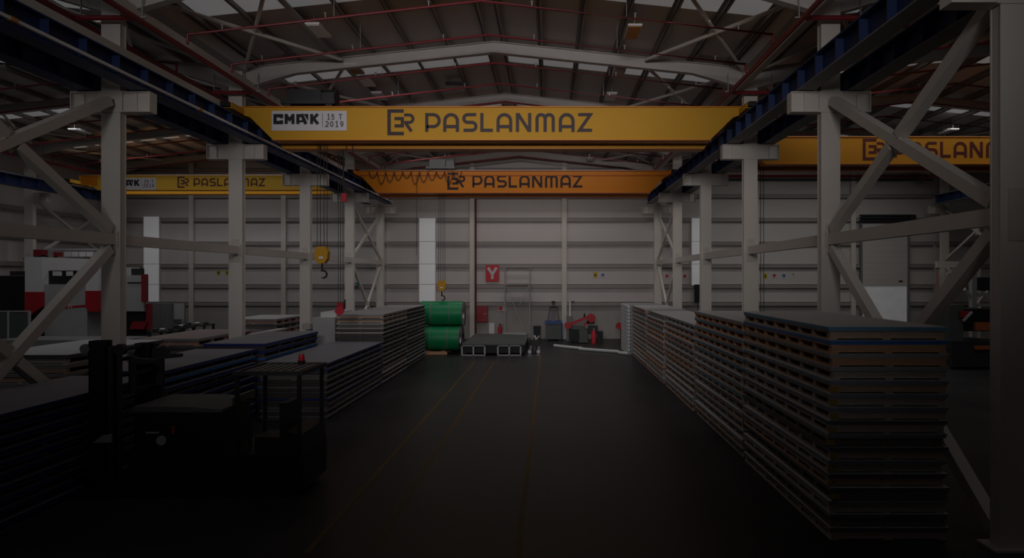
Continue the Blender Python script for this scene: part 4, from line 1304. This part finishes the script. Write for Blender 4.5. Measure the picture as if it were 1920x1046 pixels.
for k, (px0, px1, py, Y) in enumerate(((276, 316, 621, 26.0), (316, 346, 614, 27.0), (340, 384, 609, 28.5))):
    a, b, z = (px0 - 1030) * Y / 1200, (px1 - 1030) * Y / 1200, HC + (520 - py) * Y / 1200
    t = thing('work_table', 'dark work table with steel offcuts in the left hall, %s from the left' % ['first', 'second', 'third'][k], 'table', ((a + b) / 2, Y + .4, 0), 'work tables in the left hall')
    MB().box(a, b, Y, Y + .9, z - .06, z).part('table_top', DARK, t)
    for x in (a + .06, b - .06):
        for y in (Y + .06, Y + .84):
            MB().box(x - .04, x + .04, y - .04, y + .04, 0, z - .06).part('leg', DARK, t)
    MB().box(a + .1, b - .1, Y + .1, Y + .8, .3, .34).part('shelf', DARK, t)
    for q in range(3):
        x = a + .2 + q * (b - a - .4) / 2
        MB().tube((x - .1, Y + .2 + .13 * q, z + .052), (x + .1, Y + .22 + .13 * q, z + .052), .05, 8).single('steel_offcut', STEEL if q % 2 else DARK, (x, Y + .3, z), '%s steel offcut on the %s work table, %s from the left' % ('bright' if q % 2 else 'dark', ['first', 'second', 'third'][k], ORDW[q]), 'offcut', 'offcuts on the work tables', smooth=True)
# long dark conveyor bed in front of the machine
t = thing('machine_bed', 'long dark loading bed in front of the white machine', 'bed', (-19.5, 26.5, 0))
MB().prism([(-22.4, 1.35), (-17.2, 1.35), (-17.2, 1.15), (-22.4, 1.0)], 'y', 25.8, 27.6).part('top', GREY, t)
MB().box(-22.2, -17.4, 26.0, 27.4, .1, 1.0).part('body', DARK, t)
for x in (-22.0, -19.8, -17.6):
    MB().box(x - .08, x + .08, 25.95, 27.45, 0, .1).part('foot', DARK, t)

# ================================================================ right hall: dark machine and frames behind the near column
t = thing('press_machine', 'dark machine with orange guards in the right hall beside the near column', 'machine', (18.5, 27.6, 0))
RY = 27.0
rx = lambda px: (px - 1030) * RY / 1200.0
rz = lambda py: HC + (520 - py) * RY / 1200.0
MB().box(rx(1785), rx(1880), RY, RY + 2, 0.1, rz(640)).part('base', DARK, t)
MB().box(rx(1787), rx(1812), RY + .2, RY + 1.6, rz(640), rz(572)).part('column', GREENFR, t)
MB().box(rx(1812), rx(1880), RY + .3, RY + 1.7, rz(622), rz(580)).part('head', BLACK, t)
MB().box(rx(1833), rx(1880), RY + .15, RY + .29, rz(620), rz(605)).part('guard', ORANGE, t)
MB().box(rx(1826), rx(1880), RY - .06, RY - .002, rz(655), rz(648)).part('guard', ORANGE, t)
MB().box(rx(1803), rx(1820), RY + .1, RY + .19, rz(595), rz(583)).part('red_panel', REDC, t)
MB().box(rx(1790), rx(1880), RY + .1, RY + 1.9, 0, .1).part('plinth', BLACK, t)
MB().bar((rx(1807), RY + .05, rz(602)), (rx(1824), RY + .05, rz(585)), .06, .09).part('pipe', LGREY, t)
t = thing('pipe_frame', 'pale pipe frame standing above the dark machine on the right', 'frame', (19.0, 30.0, 0))
Y2 = 30.0
px2 = lambda px: (px - 1030) * Y2 / 1200.0
pz2 = lambda py: HC + (520 - py) * Y2 / 1200.0
MB().box(px2(1823), px2(1832), Y2, Y2 + .25, 0, pz2(510)).part('post', LGREY, t)
MB().box(px2(1833), px2(1890), Y2, Y2 + .25, pz2(556), pz2(549)).part('beam', LGREY, t)
MB().box(px2(1833), px2(1890), Y2, Y2 + .25, pz2(575), pz2(570)).part('beam', LGREY, t)
MB().bar((px2(1812), Y2 + .1, pz2(543)), (px2(1824), Y2 + .1, pz2(557)), .1, .12).part('strut', LGREY, t)
MB().box(px2(1836), px2(1890), Y2 + .3, Y2 + .6, pz2(545), pz2(520)).part('dark_screen', DARK, t)
t = thing('gantry_frame', 'cream support frame with small braces near the far right column', 'frame', (22.5, 37.5, 0))
Y3 = 37.5
x3 = lambda px: (px - 1030) * Y3 / 1200.0
z3 = lambda py: HC + (520 - py) * Y3 / 1200.0
MB().box(x3(1757), x3(1840), Y3, Y3 + .2, z3(502), z3(490)).part('beam', CREAM, t)
for px in (1764, 1832):
    MB().box(x3(px), x3(px + 7), Y3 + .01, Y3 + .19, 0, z3(502)).part('post', CREAM, t)
MB().bar((x3(1771), Y3 + .1, z3(520)), (x3(1790), Y3 + .1, z3(502)), .1, .1).part('knee_brace', CREAM, t)
MB().bar((x3(1832), Y3 + .1, z3(520)), (x3(1812), Y3 + .1, z3(502)), .1, .1).part('knee_brace', CREAM, t)
MB().box(x3(1753), x3(1759), Y3 - .1, Y3 - .02, 0, z3(505)).part('standpipe', WOODR, t)
